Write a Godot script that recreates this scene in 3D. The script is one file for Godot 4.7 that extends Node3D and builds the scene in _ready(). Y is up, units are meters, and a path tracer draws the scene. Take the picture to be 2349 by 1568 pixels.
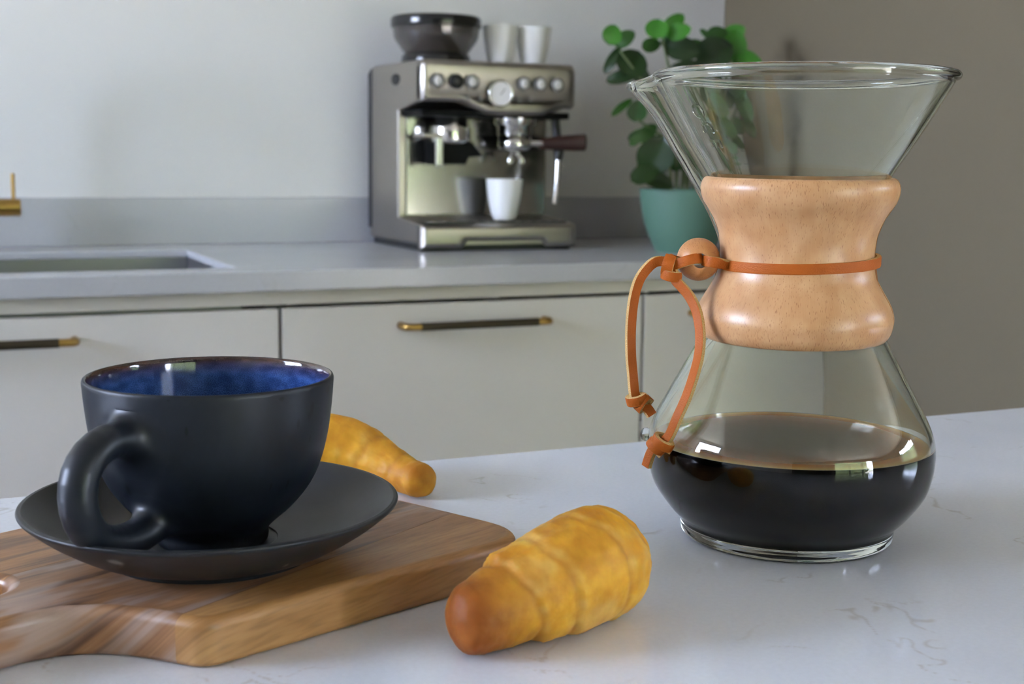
extends Node3D

const YI := 0.92            # height of both worktops above the floor
const ZW := -2.66           # back wall
var M := {}                 # materials
var used := {}

# ------------------------------------------------------------------ mesh builder
class MB:
	var v := PackedVector3Array()
	var n := PackedVector3Array()
	var uv := PackedVector2Array()
	var col := PackedColorArray()
	var idx := PackedInt32Array()
	# rows of equally many points; the outward normal is d_row x d_column (flip turns it)
	func grid(rows: Array, wrap := false, flip := false, us := 1.0, vs := 1.0, cols: Array = [], wrap_rows := false) -> void:
		var R := rows.size()
		var C: int = rows[0].size()
		var b := v.size()
		var nn := PackedVector3Array()
		nn.resize(R * C)
		for i in R - 1:
			for j in C - 1:
				var p00: Vector3 = rows[i][j]
				var p01: Vector3 = rows[i][j + 1]
				var p10: Vector3 = rows[i + 1][j]
				var p11: Vector3 = rows[i + 1][j + 1]
				var k := (p11 - p00).cross(p01 - p10)
				if flip:
					k = -k
				nn[i * C + j] += k
				nn[i * C + j + 1] += k
				nn[(i + 1) * C + j] += k
				nn[(i + 1) * C + j + 1] += k
		if wrap:
			for i in R:
				var s := nn[i * C] + nn[i * C + C - 1]
				nn[i * C] = s
				nn[i * C + C - 1] = s
		if wrap_rows:
			for j in C:
				var s2 := nn[j] + nn[(R - 1) * C + j]
				nn[j] = s2
				nn[(R - 1) * C + j] = s2
		for i in R:
			var same := (rows[i][0] as Vector3).distance_to(rows[i][C / 2]) < 1e-7 and (rows[i][0] as Vector3).distance_to(rows[i][C / 3]) < 1e-7
			var pole := Vector3.ZERO
			if same:
				for j in C:
					pole += nn[i * C + j]
			for j in C:
				v.append(rows[i][j])
				var q := pole if same else nn[i * C + j]
				n.append(q.normalized() if q.length() > 1e-20 else Vector3.UP)
				uv.append(Vector2(float(j) / (C - 1) * us, float(i) / (R - 1) * vs))
				col.append(cols[i][j] if cols.size() else Color.WHITE)
		for i in R - 1:
			for j in C - 1:
				var a := b + i * C + j
				if flip:
					idx.append_array([a, a + C, a + C + 1, a, a + C + 1, a + 1])
				else:
					idx.append_array([a, a + C + 1, a + C, a, a + 1, a + C + 1])
	func lathe(prof: Array, seg := 64, a0 := 0.0, a1 := TAU, us := 1.0, vs := 1.0, at := Vector3.ZERO, pcol: Array = []) -> void:
		var rows := []
		var cols := []
		for k in prof.size():
			var p: Vector2 = prof[k]
			var row := PackedVector3Array()
			var cr := PackedColorArray()
			for j in seg + 1:
				var a := a0 + (a1 - a0) * j / seg
				if j == seg and absf(a1 - a0 - TAU) < 1e-6:
					a = a0
				row.append(at + Vector3(p.x * cos(a), p.y, p.x * sin(a)))
				if pcol.size():
					cr.append(pcol[k])
			rows.append(row)
			cols.append(cr)
		grid(rows, absf(a1 - a0 - TAU) < 1e-6, false, us, vs, cols if pcol.size() else [])
	# rounded box; basis and centre place it
	func box(c: Vector3, s: Vector3, r := 0.003, bs := Basis.IDENTITY) -> void:
		var h := s * 0.5
		r = minf(r, minf(h.x, minf(h.y, h.z)) * 0.98)
		var inner := h - Vector3.ONE * r
		for ax in 3:
			for sg in [-1.0, 1.0]:
				var u := (ax + 1) % 3
				var w := (ax + 2) % 3
				var us := [-h[u], -h[u] + r * 0.45, -h[u] + r, h[u] - r, h[u] - r * 0.45, h[u]]
				var ws := [-h[w], -h[w] + r * 0.45, -h[w] + r, h[w] - r, h[w] - r * 0.45, h[w]]
				var b := v.size()
				for i in 6:
					for j in 6:
						var p := Vector3.ZERO
						p[ax] = h[ax] * sg
						p[u] = us[i]
						p[w] = ws[j]
						var q := p.clamp(-inner, inner)
						var d := (p - q).normalized()
						v.append(c + bs * (q + d * r))
						n.append(bs * d)
						uv.append(Vector2(p[u], p[w]))
						col.append(Color.WHITE)
				for i in 5:
					for j in 5:
						var a := b + i * 6 + j
						if sg > 0:
							idx.append_array([a, a + 7, a + 6, a, a + 1, a + 7])
						else:
							idx.append_array([a, a + 6, a + 7, a, a + 7, a + 1])
	# polygon in the plane of bs.x, bs.y, raised along bs.z through levels of [inset, height]; soft is the inset share per edge
	func slab(poly: PackedVector2Array, levels: Array, o: Vector3, bs: Basis, share: Array = [], us := 1.0, vs := 1.0) -> void:
		var P := poly.duplicate()
		if Geometry2D.is_polygon_clockwise(P):
			P.reverse()
			share = share.duplicate()
			if share.size():
				share.reverse()
				share.append(share.pop_front())
		var N := P.size()
		var mirrored := bs.determinant() < 0
		var rings := []
		for lv in levels:
			var ring := PackedVector2Array()
			for i in N:
				var a := P[(i + N - 1) % N]
				var m := P[i]
				var c := P[(i + 1) % N]
				var d1 := (m - a).normalized()
				var d2 := (c - m).normalized()
				var n1 := Vector2(-d1.y, d1.x)
				var n2 := Vector2(-d2.y, d2.x)
				var i1: float = lv[0] * (share[(i + N - 1) % N] if share.size() else 1.0)
				var i2: float = lv[0] * (share[i] if share.size() else 1.0)
				var cr := d1.cross(d2)
				var q := m + n1 * i1
				if absf(cr) > 0.02:
					var t := ((m + n2 * i2) - (m + n1 * i1)).cross(d2) / cr
					q = m + n1 * i1 + d1 * t
				else:
					q = m + (n1 * i1 + n2 * i2) * 0.5
				ring.append(q)
			rings.append(ring)
		# sides: one strip per edge so that the outline stays crisp at corners sharper than 25 degrees
		var nrm := []
		for i in N:
			var d := (P[(i + 1) % N] - P[i]).normalized()
			nrm.append(Vector2(d.y, -d.x))
		for i in N:
			var k := (i + 1) % N
			var pn: Vector2 = nrm[(i + N - 1) % N]
			var cn: Vector2 = nrm[i]
			var xn: Vector2 = nrm[k]
			var na := (pn + cn).normalized() if pn.dot(cn) > 0.8 else cn
			var nb := (xn + cn).normalized() if xn.dot(cn) > 0.8 else cn
			var b := v.size()
			for l in levels.size():
				var l0: int = maxi(l - 1, 0)
				var l1: int = mini(l + 1, levels.size() - 1)
				var sl := Vector2(levels[l1][1] - levels[l0][1], levels[l1][0] - levels[l0][0])
				if l == levels.size() - 1 and levels.size() > 2 and levels[l][0] > 0:
					sl = Vector2(0, 1)
				sl = sl.normalized()
				for e in 2:
					var q2: Vector2 = rings[l][i if e == 0 else k]
					var nh: Vector2 = na if e == 0 else nb
					v.append(o + bs * Vector3(q2.x, q2.y, levels[l][1]))
					n.append(bs * (Vector3(nh.x * sl.x, nh.y * sl.x, sl.y).normalized()))
					uv.append(Vector2(q2.x * us, (q2.y + levels[l][1]) * vs))
					col.append(Color.WHITE)
			for l in levels.size() - 1:
				var a2 := b + l * 2
				idx.append_array([a2, a2 + 1, a2 + 3, a2, a2 + 3, a2 + 2] if mirrored else [a2, a2 + 3, a2 + 1, a2, a2 + 2, a2 + 3])
		for top in [false, true]:
			var ring2: PackedVector2Array = rings[-1] if top else rings[0]
			var hh: float = levels[-1][1] if top else levels[0][1]
			var tri := Geometry2D.triangulate_polygon(ring2)
			var b2 := v.size()
			for q3 in ring2:
				v.append(o + bs * Vector3(q3.x, q3.y, hh))
				n.append(bs.z * (1.0 if top else -1.0))
				uv.append(Vector2(q3.x * us, q3.y * vs))
				col.append(Color.WHITE)
			for t in tri.size() / 3:
				var i0 := tri[t * 3]
				var i1b := tri[t * 3 + 1]
				var i2b := tri[t * 3 + 2]
				var ccw := (ring2[i1b] - ring2[i0]).cross(ring2[i2b] - ring2[i0]) > 0
				if (ccw == top) != mirrored:
					idx.append_array([b2 + i0, b2 + i2b, b2 + i1b])
				else:
					idx.append_array([b2 + i0, b2 + i1b, b2 + i2b])
	# tube round a path; rad may be a number or one number per point
	func tube(path: Array, rad, seg := 12, caps := true, flat := Vector2.ONE) -> void:
		var up := Vector3.UP
		var rows := []
		var T0: Vector3 = ((path[1] as Vector3) - path[0]).normalized()
		var N: Vector3 = T0.cross(up)
		if N.length() < 0.1:
			N = T0.cross(Vector3.RIGHT)
		N = N.normalized()
		var L := path.size()
		for i in L:
			var T: Vector3 = ((path[mini(i + 1, L - 1)] as Vector3) - path[maxi(i - 1, 0)]).normalized()
			N = (N - T * N.dot(T)).normalized()
			var B: Vector3 = T.cross(N)
			var r: float = rad if (rad is float or rad is int) else rad[i]
			var row := PackedVector3Array()
			for j in seg + 1:
				var a := -TAU * (j % seg) / seg
				row.append(path[i] + (N * cos(a) * flat.x + B * sin(a) * flat.y) * r)
			if i == 0 and caps:
				rows.append(_pt(path[0], seg + 1))
				rows.append(row)
			rows.append(row)
			if i == L - 1 and caps:
				rows.append(row)
				rows.append(_pt(path[i], seg + 1))
		if caps:
			grid([rows[0], rows[1]], true)
			grid([rows[-2], rows[-1]], true)
			rows = rows.slice(2, rows.size() - 2)
		grid(rows, true)
	func _pt(p: Vector3, c: int) -> PackedVector3Array:
		var a := PackedVector3Array()
		a.resize(c)
		a.fill(p)
		return a
	func add(to: ArrayMesh, mat: Material, colors := false) -> ArrayMesh:
		var a := []
		a.resize(Mesh.ARRAY_MAX)
		a[Mesh.ARRAY_VERTEX] = v
		a[Mesh.ARRAY_NORMAL] = n
		a[Mesh.ARRAY_TEX_UV] = uv
		if colors:
			a[Mesh.ARRAY_COLOR] = col
		a[Mesh.ARRAY_INDEX] = idx
		to.add_surface_from_arrays(Mesh.PRIMITIVE_TRIANGLES, a)
		to.surface_set_material(to.get_surface_count() - 1, mat)
		return to
	func mesh(mat: Material, colors := false) -> ArrayMesh:
		return add(ArrayMesh.new(), mat, colors)

# ------------------------------------------------------------------ scene helpers
func numbered(called: String) -> String:
	var k: int = used.get(called, 0)
	used[called] = k + 1
	return called if k == 0 else "%s_%03d" % [called, k]

func tag(o: Node3D, label: String, category: String, group := "", kind := "") -> Node3D:
	o.set_meta("label", label)
	o.set_meta("category", category)
	if group:
		o.set_meta("group", group)
	if kind:
		o.set_meta("kind", kind)
	return o

func thing(called: String, label: String, category: String, at := Vector3.ZERO, turn := 0.0, group := "") -> Node3D:
	var o := Node3D.new()
	o.name = numbered(called)
	add_child(o)
	o.position = at
	o.rotation.y = turn
	tag(o, label, category, group)
	return o

func part(called: String, m: Mesh, parent: Node3D, label := "") -> MeshInstance3D:
	var o := MeshInstance3D.new()
	o.mesh = m
	if parent == self:
		o.name = numbered(called)
		add_child(o)
	else:
		var k := 0
		var nm := called
		while parent.has_node(NodePath(nm)):
			k += 1
			nm = "%s_%03d" % [called, k]
		o.name = nm
		parent.add_child(o, true)
	if label:
		o.set_meta("label", label)
	return o

func struct(called: String, m: Mesh, label: String, category: String) -> MeshInstance3D:
	var o := part(called, m, self)
	tag(o, label, category, "", "structure")
	return o

func bx(c: Vector3, s: Vector3, mat: Material, r := 0.003) -> ArrayMesh:
	var b := MB.new()
	b.box(c, s, r)
	return b.mesh(mat)

func sm(c: Color, rough := 0.5, metal := 0.0, spec := 0.5) -> StandardMaterial3D:
	var m := StandardMaterial3D.new()
	m.albedo_color = c
	m.roughness = rough
	m.metallic = metal
	m.metallic_specular = spec
	return m

func rgb(r: int, g: int, b: int) -> Color:
	return Color(r / 255.0, g / 255.0, b / 255.0)

func noise(freq: float, sd: int, oct := 3) -> FastNoiseLite:
	var f := FastNoiseLite.new()
	f.noise_type = FastNoiseLite.TYPE_SIMPLEX_SMOOTH
	f.frequency = freq
	f.seed = sd
	f.fractal_octaves = oct
	return f

func tex(im: Image) -> ImageTexture:
	return ImageTexture.create_from_image(im)

func curve(pts: Array, per := 8) -> Array:     # Catmull-Rom through points
	var out := []
	var L := pts.size()
	for i in L - 1:
		var p0: Vector3 = pts[maxi(i - 1, 0)]
		var p1: Vector3 = pts[i]
		var p2: Vector3 = pts[i + 1]
		var p3: Vector3 = pts[mini(i + 2, L - 1)]
		for k in per:
			out.append(p1.cubic_interpolate(p2, p0, p3, float(k) / per))
	out.append(pts[-1])
	return out

func curve2(pts: Array, per := 6) -> Array:
	var a := []
	for p in pts:
		a.append(Vector3(p[0], p[1], 0))
	var o := []
	for p in curve(a, per):
		o.append(Vector2(p.x, p.y))
	return o

# ------------------------------------------------------------------ textures
func stone_image(size: int, base: Color, vein: Color, amount: float, sd: int) -> Image:
	var im := Image.create(size, size, false, Image.FORMAT_RGB8)
	var a := noise(1.0 / 90.0, sd, 4)
	var w := noise(1.0 / 60.0, sd + 1, 3)
	var cloud := noise(1.0 / 220.0, sd + 2, 3)
	var mask := noise(1.0 / 70.0, sd + 3, 2)
	var sp := noise(1.0 / 2.5, sd + 4, 1)
	for y in size:
		for x in size:
			var q := w.get_noise_2d(x, y) * 30.0
			var r := absf(a.get_noise_2d(x + q, y - q * 0.7))
			var m := smoothstep(0.15, 0.5, mask.get_noise_2d(x, y))
			var k := (1.0 - smoothstep(0.0, 0.035, r)) * m * amount
			var c := base * (1.0 + 0.05 * cloud.get_noise_2d(x, y) + 0.012 * sp.get_noise_2d(x, y))
			im.set_pixel(x, y, c.lerp(vein, clampf(k, 0, 1)))
	return im

func collar_image() -> Image:
	var W := 1400
	var H := 800
	var im := Image.create(W, H, false, Image.FORMAT_RGB8)
	var a := noise(1.0 / 220.0, 5, 3)
	var b := noise(1.0 / 14.0, 6, 2)
	var c0 := rgb(206, 162, 116)
	var c1 := rgb(184, 134, 88)
	for y in H:
		for x in W:
			var k := 0.5 + 0.6 * a.get_noise_2d(x * 1.2, y * 1.6) + 0.14 * b.get_noise_2d(x * 2.0, y * 0.12)
			im.set_pixel(x, y, c0.lerp(c1, clampf(k, 0, 1)))
	var rg := RandomNumberGenerator.new()
	rg.seed = 11
	for i in 3400:
		var x := rg.randi_range(2, W - 5)
		var y := rg.randi_range(0, H - 50)
		var tone := rg.randf_range(0.25, 0.8)
		var edge := absf(y / float(H) - 0.5) * 2.0
		var ln := int(rg.randf_range(6, 15) * (0.7 + 1.9 * edge * edge))
		var wide := 3 if tone > 0.74 else 2
		for k in ln:
			if y + k >= H:
				break
			var f := tone * sin(PI * (k + 0.5) / ln)
			for q in wide:
				var xx := x + q + int(k * 0.06)
				im.set_pixel(xx, y + k, im.get_pixel(xx, y + k).lerp(rgb(128, 74, 40), f * (0.85 if q < 2 else 0.45)))
	return im

func plank_image(c0: Color, c1: Color, dark: Color, streak: float, sd: int, glare := 0.0) -> Image:
	var W := 768
	var H := 256
	var im := Image.create(W, H, false, Image.FORMAT_RGB8)
	var a := noise(1.0 / 60.0, sd, 3)
	var b := noise(1.0 / 5.0, sd + 1, 2)
	var d := noise(1.0 / 40.0, sd + 2, 3)
	for y in H:
		for x in W:
			var wob := d.get_noise_2d(x * 0.3, y * 0.5) * 2.5
			var g := 0.5 + 0.8 * a.get_noise_2d(x * 0.14, (y + wob) * 1.4)
			var f := b.get_noise_2d(x * 0.10, (y + wob) * 1.0)
			var c := c0.lerp(c1, clampf(g, 0, 1))
			var s := smoothstep(0.08, 0.42, a.get_noise_2d(x * 0.1 + 900, (y + wob) * 1.9)) * streak
			c = c.lerp(dark, clampf(s, 0, 1))
			c = c.darkened(clampf(0.14 * f, 0, 0.3)) if f > 0 else c.lightened(-0.08 * f)
			if glare > 0.0:
				c = c.lerp(rgb(176, 158, 152), glare * smoothstep(-0.05, 0.5, d.get_noise_2d(x * 0.22 + 300, y * 1.1)))  # pale lavender window glare, painted into the plank colour as soft patches
			im.set_pixel(x, y, c)
	return im

func speck_image(base: Color, spot: Color, count: int, rmin: float, rmax: float, sd: int) -> Image:
	var S := 1024
	var im := Image.create(S, S / 2, false, Image.FORMAT_RGB8)
	im.fill(base)
	var nz := noise(1.0 / 70.0, sd, 3)
	for y in S / 2:
		for x in S:
			im.set_pixel(x, y, base * (1.0 + 0.16 * nz.get_noise_2d(x, y)))
	var rg := RandomNumberGenerator.new()
	rg.seed = sd
	for i in count:
		var cx := rg.randi_range(20, S - 20)
		var cy := rg.randi_range(20, S / 2 - 20)
		var rr := rg.randf_range(rmin, rmax)
		var asp := rg.randf_range(0.6, 1.6)
		for y in range(int(cy - rr * 2), int(cy + rr * 2)):
			for x in range(int(cx - rr * 2), int(cx + rr * 2)):
				if x < 0 or y < 0 or x >= S or y >= S / 2:
					continue
				var dd := Vector2((x - cx) * asp, y - cy).length() / rr
				if dd < 1.2:
					im.set_pixel(x, y, im.get_pixel(x, y).lerp(spot, smoothstep(1.2, 0.5, dd)))
	return im

func glaze_image() -> Image:
	var S := 512
	var im := Image.create(S, S, false, Image.FORMAT_RGB8)
	var a := noise(1.0 / 3.0, 31, 2)
	var b := noise(1.0 / 60.0, 32, 2)
	for y in S:
		for x in S:
			var k := clampf(0.45 + 0.9 * a.get_noise_2d(x, y) + 0.5 * b.get_noise_2d(x, y), 0, 1)
			im.set_pixel(x, y, rgb(120, 128, 150).lerp(rgb(255, 255, 255), k))
	return im

func tri(m: StandardMaterial3D, scale: float, world := false) -> StandardMaterial3D:
	m.uv1_triplanar = true
	m.uv1_world_triplanar = world
	m.uv1_scale = Vector3.ONE * scale
	return m

func bump(m: StandardMaterial3D, freq: float, sd: int, depth_cm: float) -> StandardMaterial3D:
	var t := NoiseTexture2D.new()
	t.width = 256
	t.height = 256
	t.seamless = true
	t.noise = noise(freq, sd, 3)
	m.heightmap_enabled = true
	m.heightmap_texture = t
	m.heightmap_scale = depth_cm
	return m

func materials() -> void:
	M.wall = sm(rgb(222, 221, 216), 0.8, 0, 0.3)
	M.wall_dark = sm(rgb(112, 106, 98), 0.8, 0, 0.3)
	M.taupe = sm(rgb(112, 103, 85), 0.75, 0, 0.3)
	M.ceiling = sm(rgb(232, 231, 226), 0.9, 0, 0.2)
	M.floor = sm(rgb(92, 74, 58), 0.4)
	M.cabinet = sm(rgb(214, 209, 200), 0.55, 0, 0.4)
	M.gap = sm(rgb(70, 74, 68), 0.8)
	M.bronze = sm(rgb(70, 62, 48), 0.45, 0.8)
	M.brass = sm(rgb(176, 142, 80), 0.32, 1.0)
	M.steel = sm(rgb(172, 166, 158), 0.34, 1.0)
	M.sink = sm(rgb(165, 165, 168), 0.35, 1.0)
	M.chrome = sm(rgb(215, 213, 210), 0.12, 1.0)
	M.mirror = sm(rgb(150, 148, 142), 0.14, 1.0)
	M.black = sm(rgb(22, 22, 23), 0.4)
	M.matte_black = sm(rgb(12, 12, 13), 0.55, 0, 0.25)
	M.dark_gloss = sm(rgb(26, 26, 27), 0.16)
	M.smoke = sm(Color(0.30, 0.27, 0.25, 0.42), 0.1)
	M.smoke.transparency = BaseMaterial3D.TRANSPARENCY_ALPHA
	M.white_china = sm(rgb(232, 232, 230), 0.22)
	M.dark_wood = sm(rgb(46, 22, 16), 0.4)
	M.led = sm(rgb(120, 118, 112), 0.4)
	M.cap = sm(rgb(205, 203, 200), 0.35)
	M.dial = sm(rgb(238, 236, 240), 0.35)
	M.stone = sm(Color.WHITE, 0.13, 0, 0.5)
	M.stone.albedo_texture = tex(stone_image(1024, rgb(214, 217, 222), rgb(150, 132, 116), 0.3, 21))
	tri(M.stone, 0.9, true)
	M.worktop = sm(Color.WHITE, 0.24, 0, 0.5)
	M.worktop.albedo_texture = tex(stone_image(512, rgb(180, 180, 182), rgb(156, 152, 148), 0.4, 41))
	tri(M.worktop, 0.8, true)
	M.glass = sm(Color(0.985, 1.0, 0.97, 0.0), 0.0, 0, 0.44)
	M.glass.refraction_enabled = true
	M.glass.refraction_scale = 0.047
	M.pane = sm(Color(1, 1, 1, 0.03), 0.02)
	M.pane.transparency = BaseMaterial3D.TRANSPARENCY_ALPHA
	M.frost = sm(rgb(225, 228, 224), 0.5)
	M.coffee = sm(Color.WHITE, 0.02, 0, 0.5)
	M.coffee.vertex_color_use_as_albedo = true
	M.coffee_side = sm(rgb(8, 6, 5), 0.3, 0, 0.0)
	M.coffee_side.specular_mode = BaseMaterial3D.SPECULAR_DISABLED
	M.collar = sm(Color.WHITE, 0.34, 0, 0.5)
	M.collar.albedo_texture = tex(collar_image())
	M.bead = sm(rgb(205, 150, 104), 0.4)
	M.bead.albedo_texture = M.collar.albedo_texture
	M.bead.albedo_color = Color(1.0, 0.92, 0.84)
	M.leather = bump(sm(rgb(172, 88, 26), 0.5, 0, 0.3), 0.08, 3, 0.02)
	tri(M.leather, 60.0)
	M.suede = sm(rgb(196, 158, 104), 0.95, 0, 0.2)
	var sn := NoiseTexture2D.new()
	sn.width = 256
	sn.height = 256
	sn.seamless = true
	sn.noise = noise(0.16, 8, 2)
	var gr := Gradient.new()
	gr.colors = PackedColorArray([rgb(120, 82, 40), rgb(196, 158, 100), rgb(236, 208, 158)])
	gr.offsets = PackedFloat32Array([0.15, 0.5, 0.85])
	sn.color_ramp = gr
	M.suede.albedo_color = Color.WHITE
	M.suede.albedo_texture = sn
	tri(M.suede, 60.0)
	M.plank1 = sm(Color.WHITE, 0.36, 0, 0.5)
	M.plank1.albedo_texture = tex(plank_image(rgb(186, 140, 86), rgb(158, 112, 64), rgb(124, 86, 50), 0.15, 51))
	M.plank2 = sm(Color.WHITE, 0.36, 0, 0.5)
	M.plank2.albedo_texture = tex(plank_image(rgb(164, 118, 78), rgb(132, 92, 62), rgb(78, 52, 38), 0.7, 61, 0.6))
	M.plank3 = sm(Color.WHITE, 0.36, 0, 0.5)
	M.plank3.albedo_texture = tex(plank_image(rgb(184, 130, 74), rgb(152, 104, 60), rgb(100, 66, 42), 0.7, 71))
	M.slate = sm(Color.WHITE, 0.42, 0, 0.4)
	M.slate.albedo_texture = tex(speck_image(rgb(21, 25, 32), rgb(4, 4, 5), 70, 5, 11, 77))
	M.slate_plain = sm(rgb(21, 25, 32), 0.38, 0, 0.42)
	M.saucer = sm(Color.WHITE, 0.38, 0, 0.42)
	M.saucer.albedo_texture = tex(speck_image(rgb(32, 34, 37), rgb(128, 126, 116), 22, 2.5, 6, 83))
	M.glaze = sm(Color.WHITE, 0.08, 0, 0.6)
	M.glaze.vertex_color_use_as_albedo = true
	M.glaze.albedo_texture = tex(glaze_image())
	M.tea = sm(rgb(12, 9, 8), 0.03)
	M.crust = bump(sm(Color.WHITE, 0.52, 0, 0.32), 0.03, 12, 0.05)
	M.crust.vertex_color_use_as_albedo = true
	tri(M.crust, 14.0)
	var cn := NoiseTexture2D.new()
	cn.width = 256
	cn.height = 256
	cn.seamless = true
	cn.noise = noise(0.02, 14, 4)
	var cg := Gradient.new()
	cg.colors = PackedColorArray([rgb(206, 178, 150), rgb(255, 255, 255)])
	cn.color_ramp = cg
	M.crust.albedo_texture = cn
	M.crust.subsurf_scatter_enabled = true
	M.crust.subsurf_scatter_strength = 0.15
	M.pot = bump(sm(rgb(84, 118, 100), 0.55), 0.1, 5, 0.02)
	tri(M.pot, 8.0)
	M.soil = sm(rgb(52, 40, 30), 0.95)
	M.stem = sm(rgb(96, 110, 72), 0.6)
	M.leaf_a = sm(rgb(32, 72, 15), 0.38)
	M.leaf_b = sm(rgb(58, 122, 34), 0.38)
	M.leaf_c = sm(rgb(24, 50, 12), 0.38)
	for k in ["leaf_a", "leaf_b", "leaf_c"]:
		M[k].backlight_enabled = true
		M[k].backlight = Color(0.1, 0.18, 0.05)
	M.frame = sm(rgb(60, 62, 64), 0.5)
	M.grass = sm(rgb(176, 164, 144), 0.9, 0, 0.2)
	M.hedge = sm(rgb(80, 90, 60), 0.8, 0, 0.2)

# ------------------------------------------------------------------ the room
func room() -> void:
	struct("floor", bx(Vector3(0.8, -0.05, 0.9), Vector3(7.8, 0.1, 7.6), M.floor, 0.002), "brown floor of the kitchen", "floor")
	struct("ceiling", bx(Vector3(0.8, 2.55, 0.9), Vector3(7.8, 0.1, 7.6), M.ceiling, 0.002), "white plain ceiling", "ceiling")
	struct("wall_back", bx(Vector3(0.8, 1.25, ZW - 0.1), Vector3(7.8, 2.5, 0.2), M.wall, 0.002), "off-white wall behind the coffee machine", "wall")
	# taupe partition at the right end of the worktop, a little out of square
	var a := Vector2(1.735, ZW)
	var d := Vector2(-0.15, 0.66).normalized()
	var nrm := Vector2(-d.y, d.x)          # towards -x is the room side
	var b := MB.new()
	var mid := a + d * 0.72 - Vector2(d.y, -d.x) * -0.06
	b.box(Vector3(mid.x, 1.25, mid.y), Vector3(0.12, 2.5, 1.44), 0.002, Basis(Vector3.UP, atan2(d.x, d.y)))
	struct("wall_right", b.mesh(M.taupe), "taupe wall to the right behind the glass carafe", "wall")
	# outer walls with their openings
	var lw := MB.new()
	var X := -2.9
	var z0 := -2.1
	var z1 := -0.7
	var y0 := 1.3
	var y1 := 2.4
	lw.box(Vector3(X - 0.1, 1.25, (ZW + z0) / 2), Vector3(0.2, 2.5, z0 - ZW), 0.002)
	lw.box(Vector3(X - 0.1, 1.25, (z1 + 4.6) / 2), Vector3(0.2, 2.5, 4.6 - z1), 0.002)
	lw.box(Vector3(X - 0.1, y0 / 2, (z0 + z1) / 2), Vector3(0.2, y0, z1 - z0), 0.002)
	lw.box(Vector3(X - 0.1, (y1 + 2.5) / 2, (z0 + z1) / 2), Vector3(0.2, 2.5 - y1, z1 - z0), 0.002)
	struct("wall_left", lw.mesh(M.wall), "off-white wall with a window, left of the worktop", "wall")
	window_unit("window_1", Vector3(X - 0.1, (y0 + y1) / 2, (z0 + z1) / 2), Vector2(z1 - z0, y1 - y0), PI / 2, 2)
	var fw := MB.new()
	var Z := 4.5
	var xa := 0.3
	var xb := 3.5
	fw.box(Vector3((-3.1 + xa) / 2, 1.25, Z + 0.1), Vector3(xa + 3.1, 2.5, 0.2), 0.002)
	fw.box(Vector3((xb + 4.7) / 2, 1.25, Z + 0.1), Vector3(4.7 - xb, 2.5, 0.2), 0.002)
	fw.box(Vector3((xa + xb) / 2, 2.35, Z + 0.1), Vector3(xb - xa, 0.3, 0.2), 0.002)
	struct("wall_front", fw.mesh(M.wall_dark), "grey-brown wall with patio doors, behind the viewer", "wall")
	window_unit("window_2", Vector3((xa + xb) / 2, 1.1, Z + 0.1), Vector2(xb - xa, 2.2), 0.0, 3)
	var ew := MB.new()
	ew.box(Vector3(4.6, 1.25, (ZW - 0.2 + 0.2) / 2), Vector3(0.2, 2.5, 0.4 - ZW), 0.002)
	ew.box(Vector3(4.6, 1.25, 3.2), Vector3(0.2, 2.5, 2.8), 0.002)
	ew.box(Vector3(4.6, 0.45, 1.0), Vector3(0.2, 0.9, 1.6), 0.002)
	ew.box(Vector3(4.6, 2.3, 1.0), Vector3(0.2, 0.4, 1.6), 0.002)
	struct("wall_far_right", ew.mesh(M.wall_dark), "grey-brown wall with a window, far to the right", "wall")
	window_unit("window_3", Vector3(4.6, 1.5, 1.0), Vector2(1.6, 1.2), PI / 2, 2)
	struct("ground", bx(Vector3(0.8, -0.2, 0.9), Vector3(60, 0.1, 60), M.grass, 0.002), "pale paved ground outside the house", "paving")
	# tall hedges close to the patio doors and to the side window
	for k in 2:
		var hb := MB.new()
		var nz := noise(0.9, 90 + k, 4)
		var rows := []
		for i in 41:
			var row := PackedVector3Array()
			for j in 97:
				var th := PI * i / 40.0
				var ph := TAU * (j % 96) / 96.0
				var u := Vector3(sin(th) * cos(ph), -cos(th), sin(th) * sin(ph))
				u = Vector3(signf(u.x) * pow(absf(u.x), 0.5), signf(u.y) * pow(absf(u.y), 0.5), signf(u.z) * pow(absf(u.z), 0.7))
				var p := Vector3(u.x * 4.6, (u.y + 1.0) * 2.3, u.z * 0.7)
				row.append(p * (1.0 + 0.06 * nz.get_noise_3dv(p)) + Vector3(0, 0, 0.35 * nz.get_noise_3dv(p * 1.7)))
			rows.append(row)
		hb.grid(rows, true)
		var hd := thing("hedge", ["tall clipped green hedge outside the patio doors", "tall clipped green hedge outside the side window"][k], "hedge", [Vector3(1.4, -0.15, 10.5), Vector3(9.6, -0.15, 1.2)][k], [0.0, PI / 2][k])
		part("foliage", hb.mesh(M.hedge), hd)
		hd.scale.y = [1.0, 0.62][k]

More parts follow.
